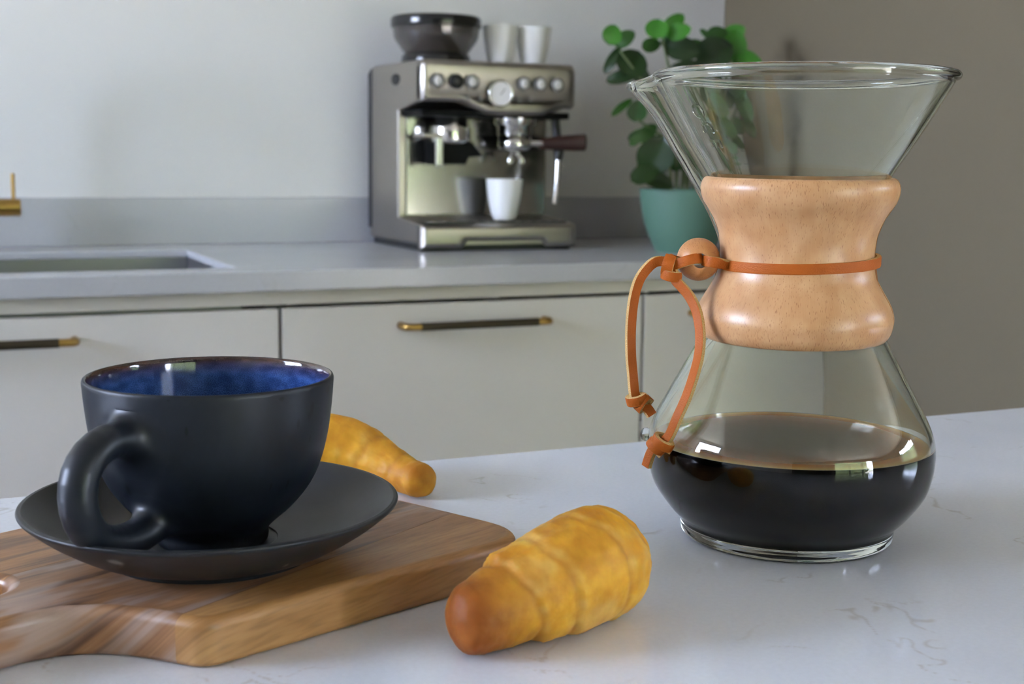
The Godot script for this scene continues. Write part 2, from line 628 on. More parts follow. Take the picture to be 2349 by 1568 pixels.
func window_unit(called: String, c: Vector3, s: Vector2, turn: float, bays: int) -> void:
	var w := Node3D.new()
	w.name = called
	add_child(w)
	w.position = c
	w.rotation.y = turn
	tag(w, {"window_1": "dark framed kitchen window in the left wall", "window_2": "dark framed patio doors behind the viewer", "window_3": "dark framed window in the far right wall"}[called], "window", "", "structure")
	var f := MB.new()
	for k in [-1, 1]:
		f.box(Vector3(0, k * (s.y / 2 - 0.03), 0), Vector3(s.x, 0.06, 0.08), 0.004)
	for k in bays + 1:
		f.box(Vector3(-s.x / 2 + 0.03 + (s.x - 0.06) * k / bays, 0, 0), Vector3(0.06, s.y - 0.12, 0.08), 0.004)
	part("window_frame", f.mesh(M.frame), w)
	for k in bays:
		var pw := (s.x - 0.06) / bays
		part("pane", bx(Vector3(-s.x / 2 + 0.03 + pw * (k + 0.5), 0, 0), Vector3(pw - 0.06, s.y - 0.12, 0.006), M.pane, 0.001), w)

# ------------------------------------------------------------------ kitchen run
func kitchen_run() -> void:
	var zf := -2.0
	var xe := 1.6
	# worktop with a hole for the sink: four blocks, one slab
	var w := MB.new()
	var hx0 := -0.34
	var hx1 := 0.46
	var hz0 := -2.49
	var hz1 := -2.075
	var t := 0.032
	var ts := 0.013                     # the slab itself; only its front edge is built up to t
	var yc := YI - ts / 2
	w.box(Vector3((-2.88 + hx0) / 2, yc, (ZW + zf) / 2), Vector3(hx0 + 2.88, ts, zf - ZW), 0.002)
	w.box(Vector3((hx1 + xe) / 2, yc, (ZW + zf) / 2), Vector3(xe - hx1, ts, zf - ZW), 0.002)
	w.box(Vector3((hx0 + hx1) / 2, yc, (hz1 + zf) / 2), Vector3(hx1 - hx0 + 0.004, ts, zf - hz1), 0.002)
	w.box(Vector3((hx0 + hx1) / 2, yc, (ZW + hz0) / 2), Vector3(hx1 - hx0 + 0.004, ts, hz0 - ZW), 0.002)
	w.box(Vector3((-2.88 + xe) / 2, YI - t / 2, zf - 0.0145), Vector3(xe + 2.88, t, 0.03), 0.002)
	# wedge that fills up to the slanting wall
	w.slab(PackedVector2Array([Vector2(xe - 0.004, -ZW), Vector2(1.732, -ZW), Vector2(xe - 0.004, 2.07)]), [[0, 0.0], [0, t]], Vector3(0, YI - t, 0), Basis(Vector3.RIGHT, Vector3.FORWARD, Vector3.UP))
	tag(part("kitchen_worktop", w.mesh(M.worktop), self), "grey stone worktop along the back wall, carrying the coffee machine", "worktop")
	var up := MB.new()
	up.box(Vector3((-2.88 + 1.724) / 2, YI + 0.0455, ZW + 0.01), Vector3(4.604, 0.091, 0.02), 0.002)
	tag(part("stone_upstand", up.mesh(M.worktop), self), "low grey stone upstand along the foot of the back wall", "upstand")
	# undermount sink
	var s := thing("kitchen_sink", "stainless steel sink let into the worktop at the left", "sink", Vector3(0, YI - ts, 0))
	var sb := MB.new()
	var dpt := 0.2
	var cx := (hx0 + hx1) / 2
	var cz := (hz0 + hz1) / 2
	var sx := hx1 - hx0 + 0.01
	var sz := hz1 - hz0 + 0.01
	sb.box(Vector3(cx - sx / 2, -dpt / 2 - 0.0005, cz), Vector3(0.004, dpt, sz), 0.001)
	sb.box(Vector3(cx + sx / 2, -dpt / 2 - 0.0005, cz), Vector3(0.004, dpt, sz), 0.001)
	sb.box(Vector3(cx, -dpt / 2 - 0.0005, cz - sz / 2), Vector3(sx, dpt, 0.004), 0.001)
	sb.box(Vector3(cx, -dpt / 2 - 0.0005, cz + sz / 2), Vector3(sx, dpt, 0.004), 0.001)
	sb.box(Vector3(cx, -dpt, cz), Vector3(sx, 0.004, sz), 0.001)
	part("bowl", sb.mesh(M.sink), s)
	var dr := MB.new()
	dr.lathe([Vector2(0.0, 0.0), Vector2(0.03, 0.0005), Vector2(0.042, 0.003), Vector2(0.045, 0.0), Vector2(0.045, -0.001)], 32, 0, TAU, 1, 1, Vector3(cx, -dpt + 0.0022, cz))
	part("drain", dr.mesh(M.chrome), s)
	# tap
	var tp := thing("kitchen_tap", "brushed brass kitchen tap with a thin upright lever beside the sink", "tap", Vector3(0.108, YI, -2.545))
	var tb := MB.new()
	tb.lathe([Vector2(0, 0), Vector2(0.027, 0), Vector2(0.027, 0.006), Vector2(0.0205, 0.008), Vector2(0.0205, 0.11), Vector2(0.019, 0.113), Vector2(0, 0.113)], 32)
	part("column", tb.mesh(M.brass), tp)
	var tsp := MB.new()
	tsp.tube(curve([Vector3(0, 0.11, 0), Vector3(0, 0.25, 0), Vector3(-0.01, 0.33, 0.02), Vector3(-0.03, 0.37, 0.09), Vector3(-0.05, 0.35, 0.17), Vector3(-0.055, 0.27, 0.2)], 8), 0.012, 16)
	part("spout", tsp.mesh(M.brass), tp)
	var th := MB.new()
	th.tube([Vector3(0.012, 0.0775, 0), Vector3(0.0668, 0.0775, 0), Vector3(0.0688, 0.0775, 0)], [0.0155, 0.0155, 0.0142], 28)
	part("lever_body", th.mesh(M.brass), tp)
	var tl := MB.new()
	tl.tube([Vector3(0.0575, 0.092, 0), Vector3(0.0575, 0.138, 0)], 0.0034, 12)
	part("lever", tl.mesh(M.brass), tp)
	# base units
	var edges := [-0.358, 0.5165, 1.1695, 1.64]
	var names := ["pale grey-beige base cabinet under the sink, at the left", "pale grey-beige base cabinet below the coffee machine, with a full bar handle in view", "pale grey-beige base cabinet below the plant, partly behind the glass carafe"]
	for k in 3:
		var x0: float = edges[k]
		var x1: float = edges[k + 1]
		var cb := thing("base_cabinet", names[k], "cabinet", Vector3((x0 + x1) / 2, 0, -2.34), 0, "fitted base cabinets")
		var hw := (x1 - x0) / 2
		var body := MB.new()
		var cut: float = 0.6 if k == 2 else 1.0
		body.box(Vector3(-hw + 0.009, 0.49, 0.01), Vector3(0.018, 0.78, 0.56), 0.001)
		body.box(Vector3(hw - 0.009 - (0.1 if k == 2 else 0.0), 0.49, 0.01), Vector3(0.018, 0.78, 0.56), 0.001)
		body.box(Vector3(0, 0.11, 0.01), Vector3(2 * hw - 0.23, 0.018, 0.56), 0.001)
		body.box(Vector3(0, 0.55, 0.285), Vector3(2 * hw - 0.04, 0.6, 0.012), 0.001)
		body.box(Vector3(0, 0.05, 0.24), Vector3(2 * hw - 0.0004, 0.1, 0.016), 0.001)
		part("body", body.mesh(M.gap), cb)
		part("rail", bx(Vector3(0, YI - t - 0.0125, 0.309), Vector3(2 * hw - 0.0004, 0.0215, 0.02), M.cabinet, 0.001), cb)
		var ys := [[YI - 0.0615, 0.47], [0.465, 0.105]]
		for q in ys:
			var df := part("drawer_front", bx(Vector3(0, (q[0] + q[1]) / 2, 0.310), Vector3(2 * hw - 0.006, q[0] - q[1], 0.02), M.cabinet, 0.0012), cb)
			var hx: float = [0.078, 0.845, 1.397][k] - (x0 + x1) / 2
			var hy: float = q[0] - 0.0345
			var hm := ArrayMesh.new()
			var g := MB.new()
			g.tube([Vector3(hx - 0.105, hy, 0.349), Vector3(hx + 0.105, hy, 0.349)], 0.0068, 14)
			g.add(hm, M.bronze)
			var e := MB.new()
			for sg in [-1.0, 1.0]:
				e.tube(curve([Vector3(hx + sg * 0.104, hy, 0.349), Vector3(hx + sg * 0.121, hy, 0.349), Vector3(hx + sg * 0.128, hy, 0.345), Vector3(hx + sg * 0.1295, hy, 0.336), Vector3(hx + sg * 0.1295, hy, 0.319)], 4), 0.006, 12)
			e.add(hm, M.brass)
			part("handle", hm, df, "dark bar handle with brass ends")

# ------------------------------------------------------------------ espresso machine
func espresso_machine() -> void:
	var m := thing("espresso_machine", "brushed steel espresso machine with a bean hopper and round dial, on the back worktop", "coffee machine", Vector3(0.86, YI, -2.31))
	var W := 0.318
	# side profile (depth towards -z, height): column, head and base in one C shape, extruded across
	var bs := Basis(Vector3(0, 0, -1), Vector3(0, 1, 0), Vector3(1, 0, 0))
	var side := PackedVector2Array([Vector2(0.13, 0.062), Vector2(0.13, 0.262), Vector2(0.035, 0.274), Vector2(0.012, 0.282), Vector2(0.008, 0.288), Vector2(0.008, 0.345), Vector2(0.018, 0.354), Vector2(0.285, 0.356), Vector2(0.3, 0.35), Vector2(0.306, 0.335), Vector2(0.306, 0.012), Vector2(0.01, 0.012), Vector2(0.01, 0.048), Vector2(0.02, 0.053)])
	var b := MB.new()
	b.slab(side, [[0.004, 0.0], [0.0, 0.004], [0.0, W - 0.004], [0.004, W]], Vector3(0, 0, 0), bs)
	part("housing", b.mesh(M.steel), m)
	var fr := MB.new()
	fr.slab(PackedVector2Array([Vector2(0.292, 0.03), Vector2(0.292, 0.352), Vector2(0.311, 0.342), Vector2(0.311, 0.03)]), [[0.003, -0.003], [0, 0.0], [0, W], [0.003, W + 0.003]], Vector3.ZERO, bs)
	part("back_shell", fr.mesh(M.black), m, "black rear shell")
	# front control panel, bowed lower edge
	var pts := []
	for p in curve2([[0.002, 0.277], [0.03, 0.2775], [0.075, 0.277], [0.105, 0.267], [0.13, 0.2575], [0.16, 0.256], [0.22, 0.256], [0.25, 0.2575], [0.27, 0.266], [0.29, 0.2715], [0.31, 0.271]], 4):
		pts.append(p)
	var poly := PackedVector2Array(pts)
	for p in [Vector2(0.3175, 0.276), Vector2(0.318, 0.335), Vector2(0.315, 0.347), Vector2(0.305, 0.354), Vector2(0.015, 0.354), Vector2(0.004, 0.35), Vector2(0.0, 0.342), Vector2(0.0, 0.28)]:
		poly.append(p)
	var pn := MB.new()
	pn.slab(poly, [[0.0, -0.028], [0.0, -0.013], [0.0, -0.011], [0.0045, -0.0045], [0.011, 0.0]], Vector3.ZERO, Basis.IDENTITY)
	part("control_panel", pn.mesh(M.steel), m)
	var under := MB.new()
	under.box(Vector3(0.159, 0.2575, -0.07), Vector3(0.306, 0.012, 0.1), 0.002)
	part("head_underside", under.mesh(M.matte_black), m)
	var bxs := [0.031, 0.068, 0.100, 0.206, 0.240, 0.276]
	for k in 6:
		var br := MB.new()
		br.lathe([Vector2(0.0138, 0), Vector2(0.0138, 0.0015), Vector2(0.012, 0.003), Vector2(0.0095, 0.003), Vector2(0.0085, 0.002)], 28)
		var kc := MB.new()
		kc.lathe([Vector2(0.0088, 0.001), Vector2(0.0084, 0.0042), Vector2(0.0070, 0.0050), Vector2(0, 0.0052)], 28)
		var bmesh := br.mesh(M.black if k == 1 else M.led)
		kc.add(bmesh, M.black if k == 1 else M.cap)
		var kn := part("button", bmesh, m, "black round switch" if k == 1 else "")
		kn.position = Vector3(bxs[k], 0.315, 0.0)
		kn.rotation.x = PI / 2
	var dl := MB.new()
	dl.lathe([Vector2(0.0255, 0), Vector2(0.0255, 0.004), Vector2(0.0235, 0.0055), Vector2(0.022, 0.0035)], 40)
	var dial := part("pressure_dial", dl.mesh(M.chrome), m)
	dial.position = Vector3(0.156, 0.295, 0.0)
	dial.rotation.x = PI / 2
	var df := MB.new()
	df.lathe([Vector2(0.0222, 0.0032), Vector2(0, 0.0032)], 40)
	part("dial_face", df.mesh(M.dial), dial)
	var nd := MB.new()
	nd.box(Vector3(0.004, 0.0037, -0.004), Vector3(0.0012, 0.0006, 0.015), 0.0002, Basis(Vector3.UP, -0.7))
	part("needle", nd.mesh(M.black), dial)
	for x in [0.092, 0.116, 0.196, 0.219]:
		part("indicator", bx(Vector3(x, 0.2845 if x > 0.11 and x < 0.2 else 0.286, 0.0002), Vector3(0.007, 0.008, 0.0016), M.led, 0.0006), m)
	var lg := MB.new()
	lg.lathe([Vector2(0.011, 0), Vector2(0.011, 0.001), Vector2(0.0098, 0.0015), Vector2(0, 0.0015)], 28)
	var lgo := part("badge", lg.mesh(M.black), m, "small dark round badge")
	lgo.position = Vector3(0.0, 0.323, -0.146)
	lgo.rotation.z = PI / 2
	lgo.scale.z = 2.2
	# polished back plate of the brewing bay
	part("back_plate", bx(Vector3(0.162, 0.158, -0.1265), Vector3(0.296, 0.19, 0.006), M.mirror, 0.001), m, "mirror-polished steel back plate")
	# drip tray
	var ty := MB.new()
	var tpoly := PackedVector2Array([Vector2(0.0, 0.006), Vector2(0.0, 0.046), Vector2(0.004, 0.051), Vector2(0.32, 0.051), Vector2(0.325, 0.046), Vector2(0.325, 0.006), Vector2(0.262, 0.006), Vector2(0.250, 0.018), Vector2(0.096, 0.018), Vector2(0.084, 0.006)])
	ty.slab(tpoly, [[0.0, -0.02], [0.0, -0.0125], [0.0, -0.011], [0.005, -0.003], [0.010, 0.001]], Vector3(0, 0, 0), Basis.IDENTITY)
	part("drip_tray", ty.mesh(M.steel), m)
	var gl := MB.new()
	gl.box(Vector3(0.162, 0.0525, -0.062), Vector3(0.29, 0.005, 0.095), 0.001)
	var grid := part("drip_grid", gl.mesh(M.black), m)
	for k in 13:
		part("slat", bx(Vector3(0.03 + 0.022 * k, 0.0556, -0.062), Vector3(0.006, 0.0022, 0.09), M.steel, 0.0006), grid)
	part("foot_skirt", bx(Vector3(0.16, 0.0075, -0.155), Vector3(0.312, 0.015, 0.28), M.black, 0.003), m)
	# grinder outlet and cradle
	var gc := MB.new()
	gc.lathe([Vector2(0.0, 0.2), Vector2(0.034, 0.2), Vector2(0.038, 0.208), Vector2(0.038, 0.232), Vector2(0.033, 0.236), Vector2(0.03, 0.256)], 32, 0, TAU, 1, 1, Vector3(0.083, 0, -0.07))
	part("grinder_outlet", gc.mesh(M.chrome), m)
	var cr := MB.new()
	cr.slab(PackedVector2Array([Vector2(0.048, 0.162), Vector2(0.045, 0.21), Vector2(0.118, 0.206), Vector2(0.142, 0.178), Vector2(0.112, 0.176), Vector2(0.106, 0.162)]), [[0.003, -0.05], [0.0, -0.047], [0.0, 0.017], [0.003, 0.02]], Vector3(0.003, 0, -0.07), Basis.IDENTITY)
	part("grinding_cradle", cr.mesh(M.matte_black), m)
	part("cradle_bracket", bx(Vector3(0.0515, 0.186, -0.046), Vector3(0.016, 0.056, 0.01), M.chrome, 0.004), m)
	part("cradle_shelf", bx(Vector3(0.06, 0.216, -0.07), Vector3(0.085, 0.008, 0.055), M.steel, 0.003), m)
	# group head with portafilter
	var gh := MB.new()
	gh.lathe([Vector2(0.0, 0.218), Vector2(0.03, 0.218), Vector2(0.034, 0.222), Vector2(0.034, 0.236), Vector2(0.04, 0.24), Vector2(0.04, 0.258)], 36, 0, TAU, 1, 1, Vector3(0.215, 0, -0.062))
	part("group_head", gh.mesh(M.chrome), m)
	var pf := MB.new()
	pf.lathe([Vector2(0.0, 0.188), Vector2(0.024, 0.188), Vector2(0.030, 0.193), Vector2(0.033, 0.2), Vector2(0.033, 0.218), Vector2(0.0, 0.219)], 36, 0, TAU, 1, 1, Vector3(0.215, 0, -0.062))
	var por := part("portafilter", pf.mesh(M.chrome), m)
	var spt := MB.new()
	for sg in [-1.0, 1.0]:
		spt.tube(curve([Vector3(0.215, 0.192, -0.062), Vector3(0.215 + sg * 0.008, 0.18, -0.058), Vector3(0.215 + sg * 0.012, 0.174, -0.056), Vector3(0.215 + sg * 0.0125, 0.166, -0.056)], 4), 0.006, 12)
	part("spout", spt.mesh(M.chrome), por)
	var hd := MB.new()
	var hp := curve([Vector3(0.258, 0.204, -0.042), Vector3(0.28, 0.2045, -0.034), Vector3(0.31, 0.206, -0.024), Vector3(0.338, 0.207, -0.014), Vector3(0.346, 0.207, -0.011)], 5)
	var hr := []
	for i in hp.size():
		var q := float(i) / (hp.size() - 1)
		hr.append(lerpf(0.0105, 0.0165, smoothstep(0.0, 0.7, q)) * (sqrt(maxf(0.05, 1.0 - pow((q - 0.82) / 0.18, 2))) if q > 0.82 else 1.0))
	hd.tube(hp, hr, 18)
	part("portafilter_handle", hd.mesh(M.dark_wood), por, "dark wooden handle")
	var ne := MB.new()
	ne.tube([Vector3(0.238, 0.2055, -0.049), Vector3(0.264, 0.204, -0.037)], 0.0085, 14)
	part("neck", ne.mesh(M.chrome), por)
	# steam wand
	var jn := MB.new()
	jn.tube(curve([Vector3(0.296, 0.255, -0.05), Vector3(0.298, 0.215, -0.045), Vector3(0.3, 0.192, -0.04), Vector3(0.298, 0.172, -0.038)], 5), [0.009, 0.009, 0.009, 0.009, 0.009, 0.009, 0.01, 0.011, 0.0115, 0.011, 0.0105, 0.0095, 0.0085, 0.008, 0.007, 0.006], 14)
	var jo := part("steam_joint", jn.mesh(M.black), m)
	var wd := MB.new()
	wd.tube(curve([Vector3(0.298, 0.176, -0.038), Vector3(0.295, 0.14, -0.034), Vector3(0.29, 0.105, -0.03), Vector3(0.287, 0.088, -0.028)], 5), 0.0052, 14)
	part("steam_wand", wd.mesh(M.chrome), m)
	# bean hopper: lid, smoked bowl, dark inner cone, collar
	var hc := Vector3(0.088, 0, -0.16)
	var lid := MB.new()
	lid.lathe([Vector2(0.086, 0.424), Vector2(0.0885, 0.426), Vector2(0.0885, 0.441), Vector2(0.085, 0.4455), Vector2(0.03, 0.4475), Vector2(0, 0.4475)], 56, 0, TAU, 1, 1, hc)
	lid.lathe([Vector2(0.0, 0.428), Vector2(0.082, 0.428), Vector2(0.086, 0.424)], 56, 0, TAU, 1, 1, hc)
	var hop := part("bean_hopper", lid.mesh(M.dark_gloss), m)
	var bowl := MB.new()
	bowl.lathe([Vector2(0.060, 0.372), Vector2(0.0795, 0.3985), Vector2(0.0822, 0.404), Vector2(0.0835, 0.411), Vector2(0.085, 0.4245)], 56, 0, TAU, 1, 1, hc)
	bowl.lathe([Vector2(0.083, 0.4245), Vector2(0.0817, 0.411), Vector2(0.0804, 0.405), Vector2(0.0778, 0.3995), Vector2(0.058, 0.3725)], 56, 0, TAU, 1, 1, hc)
	part("bowl", bowl.mesh(M.smoke), hop)
	var cone := MB.new()
	cone.lathe([Vector2(0, 0.358), Vector2(0.058, 0.358), Vector2(0.056, 0.372), Vector2(0.03, 0.41), Vector2(0.026, 0.427), Vector2(0, 0.427)], 40, 0, TAU, 1, 1, hc)
	part("inner_cone", cone.mesh(M.black), hop)
	var hcl := MB.new()
	hcl.lathe([Vector2(0.066, 0.354), Vector2(0.068, 0.358), Vector2(0.067, 0.37), Vector2(0.063, 0.374), Vector2(0.058, 0.374)], 48, 0, TAU, 1, 1, hc)
	part("hopper_collar", hcl.mesh(M.dark_gloss), hop)
	# white cups
	var cup := small_cup()
	cup.position = Vector3(1.0765, YI + 0.3562, -2.45)
	tag(cup, "plain white cup on top of the espresso machine, next to the bean hopper", "cup", "white espresso cups")
	var c2 := cup.duplicate()
	c2.name = numbered("espresso_cup")
	add_child(c2)
	c2.position = Vector3(1.149, YI + 0.3562, -2.45)
	tag(c2, "plain white cup on top of the espresso machine, farther from the hopper", "cup", "white espresso cups")
	var c3 := cup.duplicate()
	c3.name = numbered("espresso_cup")
	add_child(c3)
	c3.position = Vector3(1.0465, YI + 0.0568, -2.355)
	tag(c3, "plain white cup standing on the drip tray below the spouts", "cup", "white espresso cups")

func small_cup() -> Node3D:
	var c := thing("espresso_cup", "", "cup")
	var b := MB.new()
	var pr := curve2([[0.0, 0.0], [0.016, 0.0], [0.0205, 0.0022], [0.0252, 0.012], [0.0302, 0.034], [0.0336, 0.055], [0.0358, 0.076], [0.0355, 0.0775], [0.0347, 0.077], [0.0322, 0.055], [0.0286, 0.034], [0.0234, 0.013], [0.016, 0.0055], [0.0, 0.005]], 3)
	b.lathe(pr, 40)
	part("cup_body", b.mesh(M.white_china), c)
	return c

# ------------------------------------------------------------------ plant
func plant() -> void:
	var o := Vector3(1.36, YI, -2.2)
	var pl := thing("potted_plant", "round-leaved green plant in a sage green pot at the right end of the worktop", "plant", o)
	var b := MB.new()
	b.lathe(curve2([[0.0, 0.0], [0.05, 0.0], [0.056, 0.003], [0.067, 0.025], [0.078, 0.055], [0.085, 0.09], [0.088, 0.117], [0.0875, 0.12], [0.0855, 0.1205], [0.083, 0.118], [0.081, 0.1], [0.08, 0.095]], 3), 56)
	part("pot", b.mesh(M.pot), pl, "matte sage green ceramic pot")
	var so := MB.new()
	so.lathe([Vector2(0.0815, 0.1), Vector2(0.05, 0.104), Vector2(0.0, 0.105)], 40)
	part("soil", so.mesh(M.soil), pl)
	# leaves: x, y, z, length, width, angle
	var L := [[1.171,0.400,-2.160,0.030,0.026,70], [1.219,0.398,-2.200,0.034,0.022,40], [1.205,0.361,-2.220,0.046,0.015,62], [1.237,0.356,-2.200,0.046,0.043,60], [1.240,0.332,-2.240,0.052,0.020,15], [1.279,0.334,-2.240,0.030,0.022,-30], [1.264,0.416,-2.160,0.032,0.031,80], [1.324,0.431,-2.200,0.042,0.022,42], [1.304,0.411,-2.150,0.036,0.023,15], [1.294,0.392,-2.230,0.030,0.021,20], [1.316,0.395,-2.200,0.027,0.020,-20], [1.332,0.383,-2.180,0.056,0.032,-12], [1.415,0.395,-2.260,0.036,0.026,0], [1.403,0.377,-2.180,0.057,0.051,30], [1.460,0.423,-2.260,0.033,0.022,10], [1.493,0.426,-2.250,0.035,0.028,40], [1.449,0.395,-2.180,0.045,0.034,80], [1.467,0.370,-2.160,0.046,0.022,-25], [1.489,0.377,-2.220,0.031,0.026,10], [1.361,0.355,-2.200,0.062,0.017,5], [1.460,0.424,-2.300,0.029,0.009,-45], [1.217,0.274,-2.200,0.044,0.011,45], [1.249,0.266,-2.200,0.032,0.027,80], [1.299,0.232,-2.240,0.030,0.018,40], [1.246,0.221,-2.170,0.046,0.019,15], [1.248,0.210,-2.200,0.022,0.010,30], [1.274,0.185,-2.170,0.059,0.049,70], [1.235,0.151,-2.140,0.046,0.027,30], [1.269,0.139,-2.150,0.049,0.027,-20], [1.295,0.165,-2.220,0.045,0.033,10], [1.340,0.317,-2.220,0.045,0.038,20], [1.357,0.302,-2.200,0.042,0.037,-30], [1.411,0.325,-2.240,0.043,0.028,0], [1.335,0.272,-2.200,0.047,0.037,60], [1.358,0.257,-2.180,0.045,0.035,-10], [1.424,0.285,-2.230,0.043,0.033,30], [1.436,0.304,-2.200,0.045,0.030,-40], [1.449,0.270,-2.190,0.048,0.030,-60], [1.360,0.228,-2.220,0.045,0.038,20], [1.377,0.213,-2.180,0.042,0.035,-15], [1.453,0.230,-2.240,0.041,0.031,20], [1.467,0.230,-2.200,0.038,0.023,-60], [1.338,0.183,-2.200,0.045,0.038,50], [1.354,0.169,-2.160,0.042,0.030,10], [1.427,0.187,-2.220,0.038,0.031,-30]]
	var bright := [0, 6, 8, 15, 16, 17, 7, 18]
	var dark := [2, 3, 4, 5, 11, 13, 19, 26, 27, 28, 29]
	var rg := RandomNumberGenerator.new()
	rg.seed = 4
	var toward := Vector3(-0.5, -0.1, 0.85).normalized()
	for i in L.size():
		var q: Array = L[i]
		var c := Vector3(q[0], q[1], q[2]) - o + Vector3(0, YI, 0)
		var face := (toward + Vector3(rg.randf_range(-0.35, 0.35), rg.randf_range(0.0, 0.7), rg.randf_range(-0.2, 0.2))).normalized()
		var right := Vector3.UP.cross(face).normalized()
		var up := face.cross(right)
		var an := deg_to_rad(q[5])
		var ax := right * cos(an) + up * sin(an)
		var ay := face.cross(ax)
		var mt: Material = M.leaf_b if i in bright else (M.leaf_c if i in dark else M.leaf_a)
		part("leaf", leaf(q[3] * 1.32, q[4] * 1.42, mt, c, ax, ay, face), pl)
	# stems from the soil to the leaf groups
	var tips := [Vector3(1.21, 0.375, -2.2), Vector3(1.30, 0.40, -2.2), Vector3(1.42, 0.39, -2.21), Vector3(1.47, 0.385, -2.21), Vector3(1.25, 0.25, -2.2), Vector3(1.37, 0.30, -2.21), Vector3(1.44, 0.27, -2.21)]
	for i in tips.size():
		var tpt: Vector3 = tips[i] - o + Vector3(0, YI, 0)
		var base := Vector3(lerpf(-0.03, 0.03, i / 6.0), 0.1, 0.0)
		var midp := base.lerp(tpt, 0.5) + Vector3(tpt.x * -0.22, 0.02, 0.0)
		var sb := MB.new()
		sb.tube(curve([base, midp, tpt], 8), [0.0038, 0.0038, 0.0037, 0.0036, 0.0035, 0.0034, 0.0033, 0.0032, 0.0031, 0.003, 0.0029, 0.0028, 0.0027, 0.0026, 0.0025, 0.0024, 0.0022], 8)
		part("stem", sb.mesh(M.stem), pl)

func leaf(ln: float, wd: float, mat: Material, c: Vector3, ax: Vector3, ay: Vector3, az: Vector3) -> ArrayMesh:
	var b := MB.new()
	for side in [1.0, -1.0]:
		var rows := []
		for i in 13:
			var t := i / 12.0
			var half := wd * 0.5 * pow(sin(PI * pow(clampf(t, 0.0, 1.0), 0.85)), 0.55) if i > 0 and i < 12 else 0.0
			var row := PackedVector3Array()
			for j in 9:
				var u := j / 4.0 - 1.0
				var z: float = -0.16 * wd * (1.0 - absf(u)) * 0.5 - 0.3 * ln * pow(t - 0.4, 2) + side * 0.0006 * (1.0 - u * u) * sin(PI * t)
				row.append(c + ax * ((t - 0.5) * ln) + ay * (u * half) + az * z)
			rows.append(row)
		b.grid(rows, false, side < 0)
	return b.mesh(mat)

# ------------------------------------------------------------------ island
func island() -> void:
	var top := bx(Vector3(-0.1, YI - 0.015, -0.29), Vector3(2.2, 0.03, 0.855), M.stone, 0.002)
	tag(part("island_worktop", top, self), "pale stone island worktop with faint veins, in the foreground", "worktop")
	var b := thing("island_cabinet", "pale cabinet base carrying the island worktop in the foreground", "cabinet", Vector3(-0.1, 0, -0.29))
	part("body", bx(Vector3(0, 0.4895, 0), Vector3(2.1, 0.799, 0.76), M.cabinet, 0.003), b)
	part("plinth", bx(Vector3(0, 0.045, 0), Vector3(2.02, 0.09, 0.68), M.gap, 0.002), b)

# ------------------------------------------------------------------ cutting board
func board() -> void:
	var A := Vector2(0.2332, -0.5055)
	var Lv := Vector2(-0.9, 0.4359).normalized()
	var Ev := Vector2(-0.4359, -0.9).normalized()
	var bd := thing("serving_board", "acacia serving board of three glued planks under the blue cup and saucer", "board", Vector3(A.x, YI, A.y))
	var bs := Basis(Vector3(Lv.x, 0, Lv.y), Vector3(Ev.x, 0, Ev.y), Vector3.UP)
	var outl := PackedVector2Array()
	for p in curve2([[-0.0045, 0.024], [-0.0035, 0.011], [0.002, 0.0], [0.012, -0.0055], [0.026, -0.0062], [0.07, -0.001], [0.118, 0.004], [0.147, 0.0072], [0.156, 0.0085], [0.1612, 0.0125], [0.1638, 0.019], [0.1662, 0.027], [0.1698, 0.0365], [0.1755, 0.0465], [0.1835, 0.0545], [0.194, 0.059], [0.21, 0.061], [0.26, 0.0615], [0.283, 0.065], [0.298, 0.077], [0.303, 0.1], [0.298, 0.125], [0.283, 0.137], [0.25, 0.14], [0.21, 0.141], [0.19, 0.146], [0.177, 0.1545], [0.168, 0.161], [0.155, 0.1635], [0.12, 0.1635], [0.05, 0.163], [0.012, 0.162], [0.002, 0.159], [-0.003, 0.15], [-0.0045, 0.135], [-0.0045, 0.08]], 4):
		outl.append(p)
	var hole := PackedVector2Array()
	for k in 40:
		hole.append(Vector2(0.196, 0.104) + Vector2.from_angle(TAU * k / 40) * 0.0145)
	var j1a := Vector2(-0.05, 0.0457)
	var j1b := Vector2(0.4, -0.008)
	var j2a := Vector2(-0.05, 0.1165)
	var j2b := Vector2(0.4, 0.0938)
	var strips := [PackedVector2Array([j1a, j1b, Vector2(0.4, -0.2), Vector2(-0.05, -0.2)]), PackedVector2Array([j1a, j2a, j2b, j1b]), PackedVector2Array([j2a, Vector2(-0.05, 0.3), Vector2(0.4, 0.3), j2b])]
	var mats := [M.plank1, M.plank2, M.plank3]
	for k in 3:
		for pc in Geometry2D.intersect_polygons(outl, strips[k]):
			for pq in Geometry2D.clip_polygons(pc, hole):
				if pq.size() < 3:
					continue
				var clean := PackedVector2Array()
				for p in pq:
					if clean.is_empty() or clean[-1].distance_to(p) > 0.0004:
						clean.append(p)
				if clean[0].distance_to(clean[-1]) < 0.0004:
					clean.remove_at(clean.size() - 1)
				var share := []
				for i in clean.size():
					var a := clean[i]
					var c := clean[(i + 1) % clean.size()]
					var on := false
					for jl in [[j1a, j1b], [j2a, j2b]]:
						var dv: Vector2 = (jl[1] - jl[0]).normalized()
						if absf(dv.cross(a - jl[0])) < 2e-4 and absf(dv.cross(c - jl[0])) < 2e-4:
							on = true
					share.append(0.05 if on else 1.0)
				var r := 0.0042
				var lv := [[0.0025, 0.0], [0.0007, 0.0007], [0.0, 0.0025], [0.0, 0.018 - r]]
				for q in 6:
					var an := PI / 2 * (q + 1) / 6.0
					lv.append([r * (1 - cos(an)), 0.018 - r + r * sin(an)])
				var b := MB.new()
				b.slab(clean, lv, Vector3.ZERO, bs, share, 3.4, 9.0)
				part("plank", b.mesh(mats[k]), bd)

